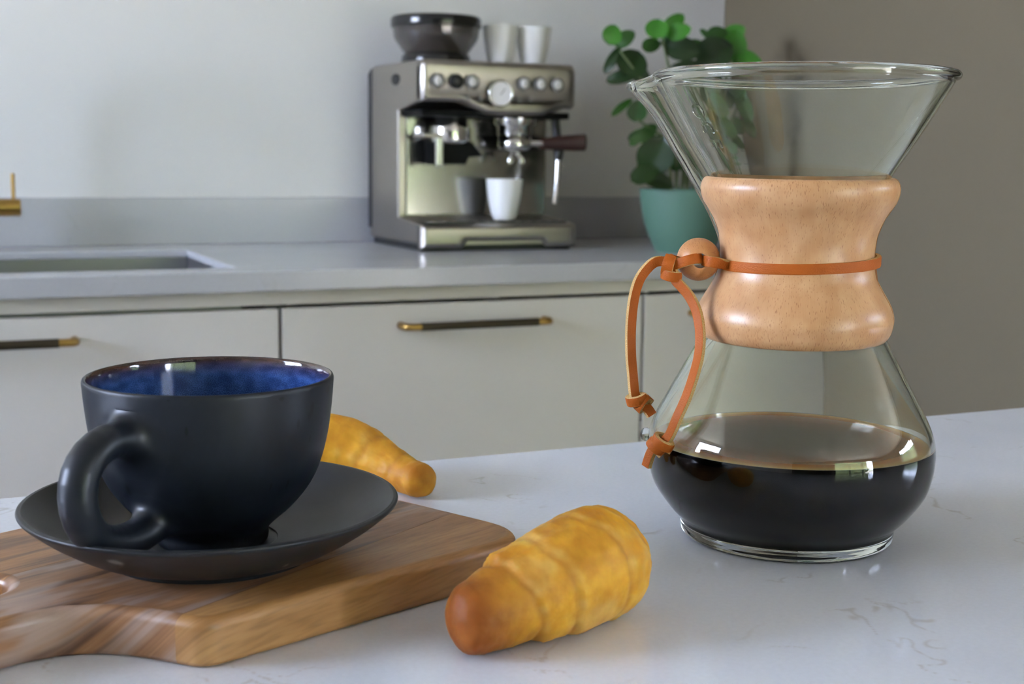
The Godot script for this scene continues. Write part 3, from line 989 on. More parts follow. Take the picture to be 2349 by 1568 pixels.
# ------------------------------------------------------------------ cup and saucer
func cup_and_saucer() -> void:
	var c0 := Vector3(0.1046, YI + 0.018, -0.5221)
	var turn := atan2(-0.1964, 0.9805)
	var s := thing("saucer", "dark slate-blue stoneware saucer on the serving board", "saucer", c0 + Vector3(0, 0.0002, 0), turn)
	var b := MB.new()
	b.lathe(curve2([[0.0, 0.0028], [0.034, 0.0028], [0.0375, 0.002], [0.0385, 0.0], [0.041, 0.0], [0.0425, 0.0022], [0.052, 0.0055], [0.064, 0.0128], [0.0725, 0.0195], [0.0745, 0.0216], [0.0744, 0.0226], [0.0732, 0.0228], [0.0715, 0.0222], [0.062, 0.0158], [0.05, 0.0098], [0.036, 0.0068], [0.026, 0.0062], [0.0245, 0.0054], [0.0, 0.0053]], 4), 96)
	part("saucer_dish", b.mesh(M.saucer), s)
	var fr := MB.new()
	fr.lathe([Vector2(0.0384, 0.0012), Vector2(0.0386, 0.0002), Vector2(0.0409, 0.0002), Vector2(0.0413, 0.0013)], 72)
	part("foot_ring", fr.mesh(sm(rgb(150, 138, 112), 0.8)), s, "unglazed pale foot ring")
	var c := thing("coffee_cup", "dark stoneware cup with a glossy blue inside, standing on the saucer", "cup", c0 + Vector3(0, 0.0057, 0), turn)
	var y := -0.0057
	var body := MB.new()
	var body_profile := curve2([[0.0, 0.0012], [0.018, 0.0012], [0.0195, 0.0], [0.0215, 0.0], [0.0222, 0.002], [0.0225, 0.0055], [0.0262, 0.0095], [0.0318, 0.0143], [0.0372, 0.0205], [0.0415, 0.0275], [0.0446, 0.036], [0.0468, 0.046], [0.0481, 0.056], [0.0488, 0.064], [0.0489, 0.0662], [0.0485, 0.0673], [0.0479, 0.0676]], 4)
	body.lathe(body_profile, 96, 0, TAU, 2.0, 1.0)
	part("cup_body", body.mesh(M.slate), c)
	var rim := Color(0.10, 0.045, 0.03)
	var blue := Color(0.055, 0.13, 0.36)
	var deep := Color(0.03, 0.07, 0.22)
	var prof := [[0.0479, 0.0676], [0.0473, 0.0674], [0.0468, 0.0664], [0.0465, 0.064], [0.0461, 0.060], [0.0455, 0.055], [0.0444, 0.047], [0.0425, 0.038], [0.0395, 0.0295], [0.034, 0.0195], [0.026, 0.011], [0.015, 0.0062], [0.0, 0.0052]]
	var pc := [Color(0.05, 0.045, 0.045), rim, rim, rim.lerp(blue, 0.45), blue, blue, blue.lerp(deep, 0.4), deep, deep, deep, deep, deep, deep]
	var pp := []
	for q in prof:
		pp.append(Vector2(q[0], q[1]))
	var lin := MB.new()
	lin.lathe(pp, 96, 0, TAU, 3.0, 1.0, Vector3.ZERO, pc)
	part("glaze_lining", lin.mesh(M.glaze, true), c, "glossy speckled blue glaze with a brown lip")
	# handle: local +z is towards the camera; it leaves 38 degrees to the left
	var d := Vector3(-sin(deg_to_rad(38)), 0, cos(deg_to_rad(38)))
	var hb := MB.new()
	var path := []
	for q in [[0.0400, 0.0470], [0.0450, 0.0487], [0.0510, 0.0506], [0.0590, 0.0515], [0.0675, 0.0485], [0.0730, 0.0425], [0.0748, 0.0345], [0.0728, 0.0255], [0.0670, 0.0180], [0.0580, 0.0138], [0.0480, 0.0128], [0.0390, 0.0140], [0.0300, 0.0170], [0.0240, 0.0180]]:
		path.append(Vector3(q[0], q[1], 0))
	handle_net(hb, curve(path, 2), 0.0064, body_profile, d)
	part("handle", hb.mesh(M.slate_plain), c)
	var t2 := MB.new()
	t2.lathe([Vector2(0.0443, 0.0495), Vector2(0.0441, 0.0504), Vector2(0.042, 0.0502), Vector2(0.0, 0.0502)], 64)
	var te := part("black_coffee", t2.mesh(M.tea), self)
	te.position = c.position
	tag(te, "black coffee inside the dark stoneware cup", "coffee")

# handle that flows into the cup wall: smooth union of a tube and the body of revolution, meshed as surface nets; x runs outwards along d
func handle_net(b: MB, path: Array, r: float, prof: Array, d: Vector3) -> void:
	var cell := 0.0011
	var lo := Vector3(0.020, -0.001, -0.020)
	var n := Vector3i(58, 58, 37)
	var side := d.cross(Vector3.UP).normalized()
	var outer := []
	for p in prof:
		if p.y >= 0.0054 and p.y < 0.066 and (outer.is_empty() or p.y > outer[-1].y + 1e-5):
			outer.append(p)
	var body_at := func(p: Vector3) -> float:
		var rho := Vector2(p.x, p.z).length()
		var h := clampf(p.y, outer[0].y, outer[-1].y)
		for i in outer.size() - 1:
			if h <= outer[i + 1].y:
				var a: Vector2 = outer[i]
				var c: Vector2 = outer[i + 1]
				var sl := (c.x - a.x) / (c.y - a.y)
				return (rho - a.x - sl * (h - a.y)) / sqrt(1.0 + sl * sl)
		return 1.0
	var field := func(p: Vector3) -> float:
		var q := Vector3(p.x, p.y, p.z * 0.88)
		var t := 1.0
		for i in path.size() - 1:
			var a: Vector3 = path[i]
			var ab: Vector3 = path[i + 1] - a
			var u := clampf((q - a).dot(ab) / ab.length_squared(), 0.0, 1.0)
			t = minf(t, (q - a - ab * u).length_squared())
		t = sqrt(t) - r
		var w: float = body_at.call(p)
		var k := 0.0085
		var hh := maxf(k - absf(t - w), 0.0) / k
		return minf(t, w) - hh * hh * k * 0.25
	var f := PackedFloat32Array()
	f.resize(n.x * n.y * n.z)
	for x in n.x:
		for y in n.y:
			for z in n.z:
				f[(x * n.y + y) * n.z + z] = field.call(lo + Vector3(x, y, z) * cell)
	var at := {}
	var st := [n.y * n.z, n.z, 1]
	for x in n.x - 1:
		for y in n.y - 1:
			for z in n.z - 1:
				var o := (x * n.y + y) * n.z + z
				var sum := Vector3.ZERO
				var cnt := 0
				for ax in 3:
					for e in 4:
						var u := (ax + 1) % 3
						var w := (ax + 2) % 3
						var s0: int = o + (e & 1) * st[u] + (e >> 1) * st[w]
						var f0 := f[s0]
						var f1 := f[s0 + st[ax]]
						if (f0 < 0) != (f1 < 0):
							var q := Vector3.ZERO
							q[u] = e & 1
							q[w] = e >> 1
							q[ax] = f0 / (f0 - f1)
							sum += q
							cnt += 1
				if cnt:
					var p := lo + (Vector3(x, y, z) + sum / cnt) * cell
					var g := Vector3.ZERO
					for ax in 3:
						var e2 := Vector3.ZERO
						e2[ax] = 0.0006
						g[ax] = field.call(p + e2) - field.call(p - e2)
					g = g.normalized()
					p -= g * field.call(p)
					if body_at.call(p) > -0.00004:
						at[o] = b.v.size()
						b.v.append(d * p.x + Vector3.UP * p.y + side * p.z)
						b.n.append(d * g.x + Vector3.UP * g.y + side * g.z)
						b.uv.append(Vector2(p.x, p.y) * 8.0)
						b.col.append(Color.WHITE if body_at.call(p) > 0.00006 else Color.BLACK)
	for x in range(1, n.x - 1):
		for y in range(1, n.y - 1):
			for z in range(1, n.z - 1):
				var o := (x * n.y + y) * n.z + z
				for ax in 3:
					if (f[o] < 0) == (f[o + st[ax]] < 0):
						continue
					var u: int = st[(ax + 1) % 3]
					var w: int = st[(ax + 2) % 3]
					var c := [o, o - u, o - u - w, o - w]
					if not (at.has(c[0]) and at.has(c[1]) and at.has(c[2]) and at.has(c[3])):
						continue
					var i0: int = at[c[0]]
					var i1: int = at[c[1]]
					var i2: int = at[c[2]]
					var i3: int = at[c[3]]
					if b.col[i0].r + b.col[i1].r + b.col[i2].r + b.col[i3].r < 0.5:
						continue
					var nn := (b.v[i2] - b.v[i0]).cross(b.v[i3] - b.v[i1])
					if nn.dot(b.n[i0]) < 0:
						b.idx.append_array([i0, i1, i2, i0, i2, i3])
					else:
						b.idx.append_array([i0, i2, i1, i0, i3, i2])

# ------------------------------------------------------------------ croissants
func croissant(called_label: String, at: Vector3, spine: Array, rad: Array, ends: Vector2, seams: Array, tipdark: float, enddark: float, sd: int, lay := 1.0) -> void:
	var o := thing("croissant", called_label, "croissant", at, 0, "small croissants")
	# resample by arc length, closer together at the rounded ends
	var fine := curve(spine, 16)
	var fr := []
	var v3 := []
	for r in rad:
		v3.append(Vector3(r, 0, 0))
	for q in curve(v3, 16):
		fr.append(q.x)
	var cum := [0.0]
	for i in range(1, fine.size()):
		cum.append(cum[-1] + (fine[i] as Vector3).distance_to(fine[i - 1]))
	var total: float = cum[-1]
	var ctr := []
	var rr := []
	var ts_ := []
	var k0 := 0
	for i in 171:
		var u := i / 170.0
		var s := total * (u - 0.9 * sin(TAU * u) / TAU)
		while k0 < fine.size() - 2 and cum[k0 + 1] < s:
			k0 += 1
		var w: float = clampf((s - cum[k0]) / maxf(1e-9, cum[k0 + 1] - cum[k0]), 0.0, 1.0)
		ctr.append((fine[k0] as Vector3).lerp(fine[k0 + 1], w))
		var r: float = lerpf(fr[k0], fr[k0 + 1], w)
		var e0: float = clampf(1.0 - s / ends[0], 0.0, 1.0)
		var e1: float = clampf(1.0 - (total - s) / ends[1], 0.0, 1.0)
		rr.append(r * sqrt(maxf(0.0, 1.0 - pow(e0, 2.2))) * sqrt(maxf(0.0, 1.0 - pow(e1, 2.2))))
		ts_.append(s / total)
	var n := ctr.size()
	var seg := 72
	var nz := noise(55.0, sd, 3)
	var nz2 := noise(300.0, sd + 1, 2)
	var rows := []
	var cols := []
	var gold := Color(0.90, 0.50, 0.045)
	var pale := Color(0.90, 0.62, 0.20)
	var brown := Color(0.36, 0.12, 0.022)
	var sienna := Color(0.54, 0.235, 0.04)
	var side := Vector3.ZERO
	for i in n:
		var t: float = ts_[i]
		var T: Vector3 = ((ctr[mini(i + 1, n - 1)] as Vector3) - ctr[maxi(i - 1, 0)]).normalized()
		side = T.cross(Vector3.UP).normalized()
		var upv := side.cross(T)
		var row := PackedVector3Array()
		var cr := PackedColorArray()
		for j in seg + 1:
			var a := -TAU * (j % seg) / seg
			var dirv := side * cos(a) + upv * sin(a)
			# layers: each seam is a slanted edge, the layer nearer the middle lies on top
			var k := 1.0
			var edge := 0.0
			var inlay := 0.0
			for sm_ in seams:
				var ts: float = sm_[0] + sm_[2] * cos(a + sm_[3]) + 0.02 * nz.get_noise_2d(cos(a) * 0.02, sin(a) * 0.02 + sm_[0])
				var dt: float = (t - ts) * sm_[1]          # positive on the upper layer
				var am: float = sm_[4] * (0.75 + 0.9 * nz.get_noise_2d(cos(a) * 0.03 + sm_[0], sin(a) * 0.03))
				k += am * smoothstep(-0.004, 0.018, dt) * exp(-maxf(0.0, dt) * 6.0)
				k -= am * 0.3 * exp(-pow((dt + 0.012) / 0.014, 2))
				edge = maxf(edge, (0.55 + 1.2 * nz.get_noise_2d(cos(a) * 0.05, sin(a) * 0.05 + sm_[0])) * exp(-pow((dt - 0.008) / 0.017, 2)))
				inlay = maxf(inlay, exp(-pow((dt + 0.012) / 0.012, 2)))
			var p: Vector3 = ctr[i] + dirv * rr[i] * k
			p += dirv * (0.0009 * nz.get_noise_3dv(p) + 0.0002 * nz2.get_noise_3dv(p)) * minf(1.0, rr[i] / 0.01)
			if i == 0 or i == n - 1:
				p = ctr[i]
			if p.y < 0.0022:
				p.y = 0.0004 + 0.0018 * exp((p.y - 0.0022) / 0.0018)
			row.append(p)
			var c := gold.lerp(sienna, clampf(0.25 + 0.9 * nz.get_noise_3dv(p * 0.7) + 0.2 * sin(a), 0, 1) * 0.5)
			c = c.lerp(pale, clampf(0.5 * edge * lay + 0.3 * maxf(0.0, -sin(a)) * smoothstep(0.25, 0.5, t), 0, 1))
			c = c.lerp(pale, 0.65 * smoothstep(0.02, 0.4, nz.get_noise_3dv(p * 0.55 + Vector3(0.3, 0, 0))) * smoothstep(0.2, 0.4, t))
			c = c.lerp(sienna, inlay * 0.45)
			c = c.lerp(brown, clampf(1.05 * tipdark * (1.0 - smoothstep(0.06, 0.33, t + 0.05 * nz.get_noise_3dv(p))), 0, 1))
			c = c.lerp(brown, clampf(enddark * smoothstep(0.7, 1.0, t), 0, 1))
			cr.append(c)
		rows.append(row)
		cols.append(cr)
	var b := MB.new()
	b.grid(rows, true, false, 1, 1, cols)
	part("crust", b.mesh(M.crust, true), o)

# ------------------------------------------------------------------ glass carafe
func strip(path: Array, normals: Array, w: float, t: float, faces_mat: Material, back_mat: Material) -> ArrayMesh:
	# flat leather strip: normals give the outward face; smooth face front, suede edges and back
	var L := path.size()
	var f0 := []
	var rest := []
	for i in L:
		var T: Vector3 = ((path[mini(i + 1, L - 1)] as Vector3) - path[maxi(i - 1, 0)]).normalized()
		var N: Vector3 = normals[i]
		N = (N - T * N.dot(T)).normalized()
		var S: Vector3 = T.cross(N)
		var p: Vector3 = path[i]
		var hw := w * 0.5
		var ht := t * 0.5
		f0.append(PackedVector3Array([p + N * ht * 0.8 - S * hw, p + N * ht - S * hw * 0.8, p + N * ht, p + N * ht + S * hw * 0.8, p + N * ht * 0.8 + S * hw]))
		rest.append(PackedVector3Array([p + N * ht * 0.8 + S * hw, p - N * ht + S * hw, p - N * ht - S * hw, p + N * ht * 0.8 - S * hw]))
	var m := ArrayMesh.new()
	var a := MB.new()
	a.grid(f0)
	a.add(m, faces_mat)
	var b := MB.new()
	# split the three back faces so that their edges stay sharp
	for e in 3:
		var rw := []
		for i in L:
			rw.append(PackedVector3Array([rest[i][e], rest[i][e + 1]]))
		b.grid(rw)
	for e in [0, L - 1]:
		var q: PackedVector3Array = rest[e]
		b.grid([PackedVector3Array([q[0], q[3]]), PackedVector3Array([q[1], q[2]])], false, e != 0)
	b.add(m, back_mat)
	return m

func carafe() -> void:
	var o := Vector3(0.3761, YI, -0.5086)
	var cf := thing("glass_carafe", "hourglass glass coffee carafe with a wooden collar and leather tie, on the island", "carafe", o, atan2(-0.5945, 0.804))
	# outer profile r,h and wall thickness
	var outer := curve2([[0.0485, 0.0006], [0.0497, 0.0018], [0.0502, 0.0042], [0.0504, 0.0068], [0.0515, 0.0090], [0.0563, 0.0140], [0.0632, 0.0237], [0.0662, 0.0327], [0.0672, 0.0420], [0.0666, 0.0490], [0.0645, 0.0555], [0.0603, 0.0639], [0.0535, 0.0765], [0.0466, 0.0891], [0.0423, 0.0969], [0.0360, 0.1080], [0.0312, 0.1180], [0.0292, 0.1270], [0.0292, 0.1350], [0.0312, 0.1450], [0.0352, 0.1580], [0.0414, 0.1712], [0.0501, 0.1850], [0.0612, 0.2040], [0.0668, 0.2140]], 5)
	var inner := []
	for i in range(outer.size() - 1, -1, -1):
		var p: Vector2 = outer[i]
		if p.y < 0.0072:
			continue
		var q0: Vector2 = outer[maxi(i - 1, 0)]
		var q1: Vector2 = outer[mini(i + 1, outer.size() - 1)]
		var tg := (q1 - q0).normalized()
		inner.append(p - Vector2(tg.y, -tg.x) * 0.0022)
	# rolled rim bead
	var rim := []
	for k in 9:
		var a := deg_to_rad(-60.0 + 215.0 * k / 8.0)
		rim.append(Vector2(0.0672, 0.2165) + Vector2(cos(a), sin(a)) * 0.0021)
	var prof := [Vector2(0.0, 0.0014), Vector2(0.03, 0.0012), Vector2(0.044, 0.0010), Vector2(0.0465, 0.0002)] + outer + rim + inner
	prof += [Vector2(0.046, 0.0062), Vector2(0.042, 0.0052), Vector2(0.03, 0.0050), Vector2(0.0, 0.0052)]
	var ths := atan2(-sin(deg_to_rad(9.0)), -cos(deg_to_rad(9.0)))   # spout side: left and a little to the back
	var seg := 180
	var rows := []
	for p in prof:
		var row := PackedVector3Array()
		for j in seg + 1:
			var a := TAU * (j % seg) / seg
			var da := wrapf(a - ths, -PI, PI)
			var h: float = p.y
			var bmp := 0.0
			if h > 0.095:
				bmp = 0.0068 * smoothstep(0.097, 0.115, h) + 0.006 * smoothstep(0.135, 0.175, h) + 0.0026 * smoothstep(0.2, 0.217, h)
			var across := da * maxf(p.x, 0.02)
			var w := 0.0072 + 0.0022 * smoothstep(0.15, 0.215, h)
			var r: float = p.x + bmp * exp(-pow(across / w, 2.0) * 1.2) * (1.0 if p.x > 0.02 else 0.0)
			# small waviness of hand-blown glass in the spout channel
			var hh := h - 0.0040 * smoothstep(0.19, 0.217, h) * exp(-pow(across / 0.012, 2.0))
			row.append(Vector3(r * cos(a), hh, r * sin(a)))
		rows.append(row)
	var g := MB.new()
	g.grid(rows, true)
	var gb := part("glass_body", g.mesh(M.glass), cf)
	# glass button on the bulb
	var bt := MB.new()
	var br := []
	for i in 13:
		var row2 := PackedVector3Array()
		var th := PI * i / 12.0
		for j in 25:
			var ph := TAU * (j % 24) / 24.0
			row2.append(Vector3(-0.0684 - 0.0028 * cos(th), 0.0450 + 0.0034 * sin(th) * cos(ph), 0.0034 * sin(th) * sin(ph)))
		br.append(row2)
	bt.grid(br, true, true)
	part("glass_button", bt.mesh(M.glass), gb)
	# raised lettering, running down the cone
	var marks := [["O", 0.1993, -50.0, 0.0105], ["C", 0.1922, -48.5, 0.0105], ["E", 0.1852, -47.0, 0.0100]]
	for k in marks.size():
		var mk: Array = marks[k]
		var tm := TextMesh.new()
		tm.text = mk[0]
		tm.font_size = 32
		tm.pixel_size = mk[3] / 32.0
		tm.depth = 0.0004
		tm.material = M.glass
		var h: float = mk[1]
		var rc := lerpf(0.0501, 0.0612, (h - 0.185) / 0.019) + 0.0001
		var an := deg_to_rad(mk[2])
		var nrm := Vector3(sin(an) * 0.86, -0.5, cos(an) * 0.86).normalized()
		var down := Vector3(-sin(an) * 0.5, -0.86, -cos(an) * 0.5).normalized()
		var e := part("lettering", tm, gb)
		e.transform = Transform3D(Basis(down, nrm.cross(down), nrm), Vector3(rc * sin(an), h, rc * cos(an)))
	# coffee: its skin sits inside the thickness of the glass
	var cp := [Vector2(0.0, 0.0055), Vector2(0.0440, 0.0055), Vector2(0.0468, 0.0060), Vector2(0.0486, 0.0074)]
	for p in outer:
		if p.y > 0.0084 and p.y < 0.0462:
			cp.append(Vector2(p.x - 0.0013, p.y))
	var top := 0.0470
	var R := 0.0659
	var cc := []
	var blk := Color(0.006, 0.004, 0.003)
	for p in cp:
		cc.append(blk)
	var ct := []
	var tc := []
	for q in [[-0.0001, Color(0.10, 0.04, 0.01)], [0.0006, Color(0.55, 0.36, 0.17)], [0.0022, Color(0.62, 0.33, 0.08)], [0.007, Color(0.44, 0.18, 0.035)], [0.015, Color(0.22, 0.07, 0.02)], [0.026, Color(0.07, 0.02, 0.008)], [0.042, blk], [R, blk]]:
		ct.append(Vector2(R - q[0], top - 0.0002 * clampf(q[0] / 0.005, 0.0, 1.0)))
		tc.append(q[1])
	cp.append(ct[0])
	cc.append(blk)
	var cm := MB.new()
	cm.lathe(cp, 128)
	var cmesh := cm.mesh(M.coffee_side)
	var cs := MB.new()
	cs.lathe(ct, 128, 0, TAU, 1, 1, Vector3.ZERO, tc)
	cs.add(cmesh, M.coffee, true)
	var co := part("filter_coffee", cmesh, self)
	co.position = o
	tag(co, "black coffee filling the bulb of the glass carafe", "coffee")
	# wooden collar in two halves
	var oc := [Vector2(0.0392, 0.1700), Vector2(0.0412, 0.1706)]
	oc = curve2([[0.0395, 0.0948], [0.0416, 0.0954], [0.0440, 0.0985], [0.0452, 0.1030], [0.0453, 0.1068], [0.0437, 0.1120], [0.0394, 0.1194], [0.0368, 0.1246], [0.0356, 0.1310], [0.0355, 0.1383], [0.0367, 0.1456], [0.0399, 0.1530], [0.0440, 0.1594], [0.0453, 0.1650], [0.0443, 0.1688], [0.0424, 0.1703], [0.0412, 0.1698]], 4)
	var ic := []
	for i in range(outer.size() - 1, -1, -1):
		var p: Vector2 = outer[i]
		if p.y > 0.098 and p.y < 0.1675:
			ic.append(Vector2(p.x + 0.0010, p.y))
	var loop := oc + ic + [oc[0]]
	var gap := deg_to_rad(13.0)
	for half in 2:
		var a0 := ths + gap if half == 0 else ths + PI + 0.03
		var a1 := ths + PI - 0.03 if half == 0 else ths + TAU - gap
		var cb := MB.new()
		cb.lathe(loop, 72, a0, a1, 1.0, float(loop.size() - 1) / (oc.size() - 1))
		var pl := PackedVector2Array(loop.slice(0, loop.size() - 1))
		var tr := Geometry2D.triangulate_polygon(pl)
		for e in 2:
			var an: float = a0 if e == 0 else a1
			var nn := Vector3(sin(an), 0, -cos(an)) * (1.0 if e == 0 else -1.0)
			var bb := cb.v.size()
			for p in pl:
				cb.v.append(Vector3(p.x * cos(an), p.y, p.x * sin(an)))
				cb.n.append(nn)
				cb.uv.append(Vector2(p.x * 8.0, p.y * 10.0))
				cb.col.append(Color.WHITE)
			for t in tr.size() / 3:
				var q0 := cb.v[bb + tr[t * 3]]
				var q1 := cb.v[bb + tr[t * 3 + 1]]
				var q2 := cb.v[bb + tr[t * 3 + 2]]
				if (q1 - q0).cross(q2 - q0).dot(nn) > 0:
					cb.idx.append_array([bb + tr[t * 3], bb + tr[t * 3 + 2], bb + tr[t * 3 + 1]])
				else:
					cb.idx.append_array([bb + tr[t * 3], bb + tr[t * 3 + 1], bb + tr[t * 3 + 2]])
		var ch := part("collar_half", cb.mesh(M.collar), cf)
		ch.transform = Transform3D(Basis(), Vector3(0, 0.1334, 0)) * Transform3D(Basis(Vector3.RIGHT, 0.016), Vector3(0, -0.133, 0))
	# bead with a hole facing the camera side
	var bc := Vector3(-0.0445, 0.1322, 0.0145)
	var bm := MB.new()
	var bp := []
	for k in 25:
		var an2 := lerpf(-1.22, 1.22, k / 24.0)
		bp.append(Vector2(0.0100 * cos(an2), 0.0100 * sin(an2)))
	bp += [Vector2(0.0034, 0.0086), Vector2(0.0034, -0.0086), bp[0]]
	bm.lathe(bp, 48, 0, TAU, 0.5, 0.4)
	var bead := part("bead", bm.mesh(M.bead), cf, "round wooden bead with a drilled hole")
	var hole_dir := Vector3(0.16, 0.0, 0.98).normalized()
	bead.transform = Transform3D(Basis(hole_dir.cross(Vector3.UP).normalized(), hole_dir, Vector3.UP).orthonormalized(), bc)
	# tie round the waist
	var wp := []
	var wn := []
	for k in 57:
		var an3 := lerpf(-0.95, PI + 2.25, k / 56.0)         # from the front left round the front, right and back
		var an4 := PI * 0.5 + 0.95 - (k / 56.0) * (TAU - 0.55)
		var dirr := Vector3(cos(an4), 0, sin(an4))
		wp.append(Vector3(dirr.x * 0.0374, 0.1318 + 0.0010 * dirr.x - 0.0012 * dirr.z, dirr.z * 0.0374))
		wn.append(dirr)
	var startp := [Vector3(-0.0418, 0.1322, 0.0200), Vector3(-0.0395, 0.1322, 0.0248), Vector3(-0.0352, 0.1317, 0.0262)]
	var startn := [Vector3(-0.6, 0, 0.8), Vector3(-0.25, 0, 0.97), Vector3(-0.25, 0, 0.97)]
	var tie := part("leather_tie", strip(curve(startp + wp, 2), dense(startn + wn, 2), 0.0048, 0.0020, M.leather, M.suede), cf, "tan leather strip round the collar")
	var ends := [
		[[Vector3(-0.0430, 0.1330, 0.0215), Vector3(-0.0460, 0.1330, 0.0248), Vector3(-0.0500, 0.1318, 0.0250), Vector3(-0.0555, 0.1296, 0.0228), Vector3(-0.0580, 0.1284, 0.0205)], [Vector3(0, 0.2, 1)], 0.0046],
		[[Vector3(-0.0545, 0.1298, 0.0215), Vector3(-0.0585, 0.1311, 0.0215), Vector3(-0.0634, 0.1311, 0.0220), Vector3(-0.0674, 0.1278, 0.0230), Vector3(-0.0710, 0.1219, 0.0240), Vector3(-0.0732, 0.1127, 0.0240), Vector3(-0.0741, 0.1004, 0.0240), Vector3(-0.0738, 0.0881, 0.0240), Vector3(-0.0726, 0.0780, 0.0250), Vector3(-0.0713, 0.0689, 0.0260), Vector3(-0.0690, 0.0655, 0.0262), Vector3(-0.0650, 0.0625, 0.0262), Vector3(-0.0630, 0.0597, 0.0262)], [Vector3(0.62, 0.0, 0.78)], 0.0046],
		[[Vector3(-0.0575, 0.1300, 0.0215), Vector3(-0.0552, 0.1262, 0.0228), Vector3(-0.0536, 0.1226, 0.0240), Vector3(-0.0514, 0.1205, 0.0250), Vector3(-0.0471, 0.1159, 0.0270), Vector3(-0.0434, 0.1094, 0.0300), Vector3(-0.0413, 0.1009, 0.0340), Vector3(-0.0411, 0.0915, 0.0380), Vector3(-0.0428, 0.0823, 0.0430), Vector3(-0.0455, 0.0729, 0.0470), Vector3(-0.0490, 0.0642, 0.0490), Vector3(-0.0529, 0.0544, 0.0470), Vector3(-0.0575, 0.0500, 0.0440), Vector3(-0.0612, 0.0455, 0.0415), Vector3(-0.0634, 0.0385, 0.0405)], [Vector3(-0.55, 0.25, 0.8)], 0.0044]]
	for e in ends:
		var pth := curve(e[0], 6)
		var nn2 := []
		for i in pth.size():
			nn2.append((e[1][0] as Vector3).normalized())
		part("strap_end", strip(pth, nn2, e[2], 0.0024, M.leather, M.suede), tie)
	# knots: short loops of the same strip wound round the straps
	var knots := [[Vector3(-0.0568, 0.1292, 0.0218), Vector3(0.95, -0.3, 0.1), Vector3(0.25, 0.9, 0.35), 0.0042, 0.0052], [Vector3(-0.0560, 0.1250, 0.0228), Vector3(0.2, 0.95, 0.2), Vector3(0.9, 0.15, 0.4), 0.0036, 0.0046], [Vector3(-0.0700, 0.0668, 0.0262), Vector3(-0.25, 0.95, 0.25), Vector3(0.9, 0.2, 0.35), 0.0040, 0.0044], [Vector3(-0.0672, 0.0650, 0.0262), Vector3(0.75, -0.6, 0.2), Vector3(0.5, 0.8, 0.3), 0.0034, 0.0042], [Vector3(-0.0556, 0.0512, 0.0455), Vector3(0.45, 0.85, 0.3), Vector3(0.85, -0.5, 0.3), 0.0040, 0.0044], [Vector3(-0.0588, 0.0488, 0.0435), Vector3(0.6, 0.75, 0.2), Vector3(0.75, -0.55, 0.4), 0.0034, 0.0042]]
	for kn in knots:
		var axd: Vector3 = (kn[1] as Vector3).normalized()
		var u: Vector3 = kn[2]
		u = (u - axd * u.dot(axd)).normalized()
		var w3 := axd.cross(u)
		var kp := []
		var kq := []
		for k in 29:
			var an5 := TAU * k / 28.0
			var dr := u * cos(an5) + w3 * sin(an5)
			kp.append(kn[0] + dr * kn[3] * (1.0 + 0.12 * cos(2 * an5)) + axd * (0.0016 * (k / 28.0 - 0.5)))
			kq.append(dr)
		part("knot", strip(kp, kq, kn[4], 0.0021, M.leather, M.suede), tie)

func dense(a: Array, per: int) -> Array:
	var o := []
	for i in a.size() - 1:
		for k in per:
			o.append(((a[i] as Vector3).lerp(a[i + 1], float(k) / per)).normalized())
	o.append(a[-1])
	return o

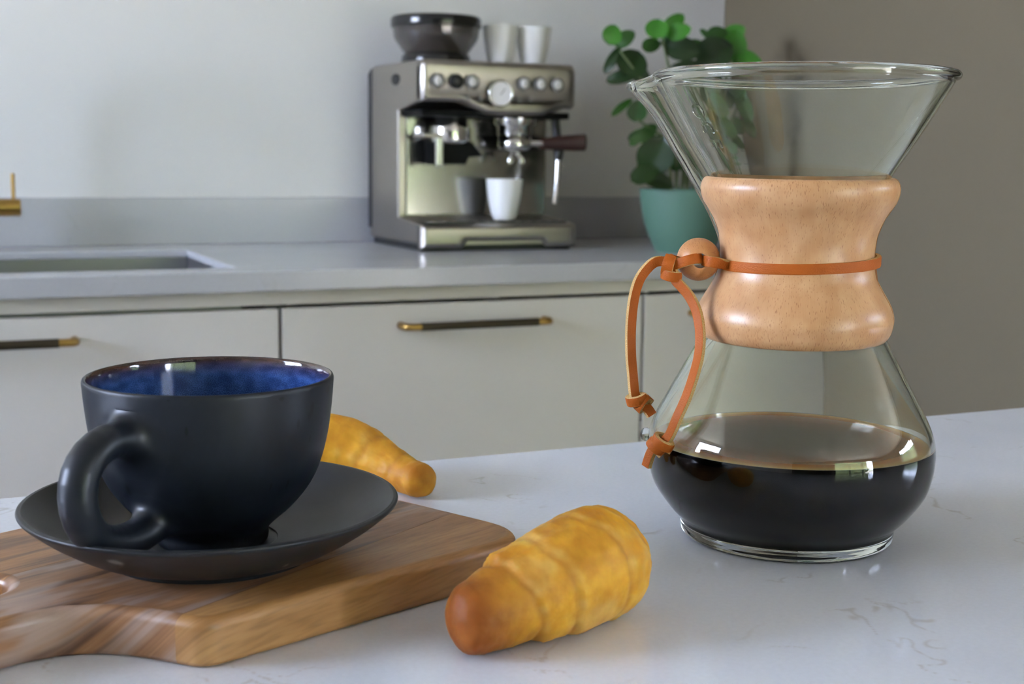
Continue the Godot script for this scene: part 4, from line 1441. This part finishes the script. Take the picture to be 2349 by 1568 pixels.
# ------------------------------------------------------------------ build
func _ready() -> void:
	# camera
	var cam := Camera3D.new()
	cam.name = "camera"
	var yaw := 0.4253
	var pit := 0.1393
	var rol := 0.0117
	var fwd := Vector3(sin(yaw) * cos(pit), -sin(pit), -cos(yaw) * cos(pit))
	var right := Vector3(cos(yaw), 0, sin(yaw))
	var up := right.cross(fwd)
	var r2 := right * cos(rol) + up * sin(rol)
	var u2 := up * cos(rol) - right * sin(rol)
	cam.transform = Transform3D(Basis(r2, u2, -fwd), Vector3(0, YI + 0.1784, 0))
	cam.near = 0.02
	cam.far = 100.0
	var at := CameraAttributesPhysical.new()
	at.frustum_focal_length = 50.0
	at.frustum_focus_distance = 0.60
	at.exposure_aperture = 19.0
	at.frustum_near = 0.02
	at.frustum_far = 100.0
	cam.attributes = at
	cam.fov = rad_to_deg(2.0 * atan(784.0 / 3030.35))
	add_child(cam)
	cam.current = true
	# sky and exposure
	var env := Environment.new()
	env.background_mode = Environment.BG_SKY
	var sky := Sky.new()
	var ps := ProceduralSkyMaterial.new()
	ps.sky_top_color = rgb(180, 200, 238)
	ps.sky_horizon_color = rgb(214, 221, 240)
	ps.ground_bottom_color = rgb(90, 100, 80)
	ps.ground_horizon_color = rgb(150, 160, 150)
	sky.sky_material = ps
	env.sky = sky
	env.background_energy_multiplier = 15.0
	env.tonemap_mode = Environment.TONE_MAPPER_LINEAR
	env.tonemap_exposure = 5.0
	env.sdfgi_enabled = true
	env.ssao_enabled = true
	env.ssil_enabled = true
	var we := WorldEnvironment.new()
	we.name = "world_environment"
	we.environment = env
	add_child(we)
	# sun behind the house: lights the garden, does not reach into the room
	var sun := DirectionalLight3D.new()
	sun.name = "sun"
	add_child(sun)
	sun.basis = Basis.looking_at(Vector3(-0.25, -0.95, 0.6).normalized(), Vector3.UP)
	sun.light_color = rgb(255, 240, 214)
	sun.light_energy = 3.6
	sun.light_angular_distance = 0.6
	sun.shadow_enabled = true
	materials()
	room()
	kitchen_run()
	island()
	espresso_machine()
	plant()
	board()
	cup_and_saucer()
	carafe()
	# croissants (local to a base point on the island)
	croissant("golden croissant with a browned tip, lying in front of the glass carafe", Vector3(0.21, YI, -0.44),
		[Vector3(-0.0424, 0.0120, 0.0187), Vector3(-0.0315, 0.0136, 0.0176), Vector3(-0.0150, 0.0170, 0.0130), Vector3(0.0000, 0.0194, 0.0092), Vector3(0.0130, 0.0206, 0.0050), Vector3(0.0262, 0.0206, -0.0028), Vector3(0.0358, 0.0194, -0.0110), Vector3(0.0432, 0.0178, -0.0190)],
		[0.0126, 0.0136, 0.0164, 0.0190, 0.0207, 0.0210, 0.0197, 0.0168], Vector2(0.010, 0.018),
		[[0.285, 1.0, 0.03, 1.2, 0.13], [0.44, 1.0, 0.03, 1.0, 0.07], [0.66, 1.0, 0.04, 0.9, 0.05], [0.80, -1.0, 0.03, 0.6, 0.05], [0.90, -1.0, 0.02, 0.4, 0.06]], 0.95, 0.1, 7)
	croissant("golden brown croissant partly hidden behind the dark cup", Vector3(0.21, YI, -0.66),
		[Vector3(0.0277, 0.0088, 0.0300), Vector3(0.0240, 0.0098, 0.0165), Vector3(0.0185, 0.0115, 0.0030), Vector3(0.0105, 0.0150, -0.0120), Vector3(0.0000, 0.0180, -0.0240), Vector3(-0.0160, 0.0190, -0.0310), Vector3(-0.0380, 0.0170, -0.0320), Vector3(-0.0560, 0.0120, -0.0250), Vector3(-0.0640, 0.0100, -0.0190)],
		[0.0094, 0.0097, 0.0110, 0.0142, 0.0172, 0.0180, 0.0160, 0.0110, 0.0085], Vector2(0.0075, 0.008),
		[[0.20, 1.0, 0.03, 0.9, 0.06], [0.36, 1.0, 0.03, 0.9, 0.06], [0.70, -1.0, 0.03, 0.6, 0.06], [0.84, -1.0, 0.02, 0.6, 0.06]], 0.45, 0.4, 17, 0.3)
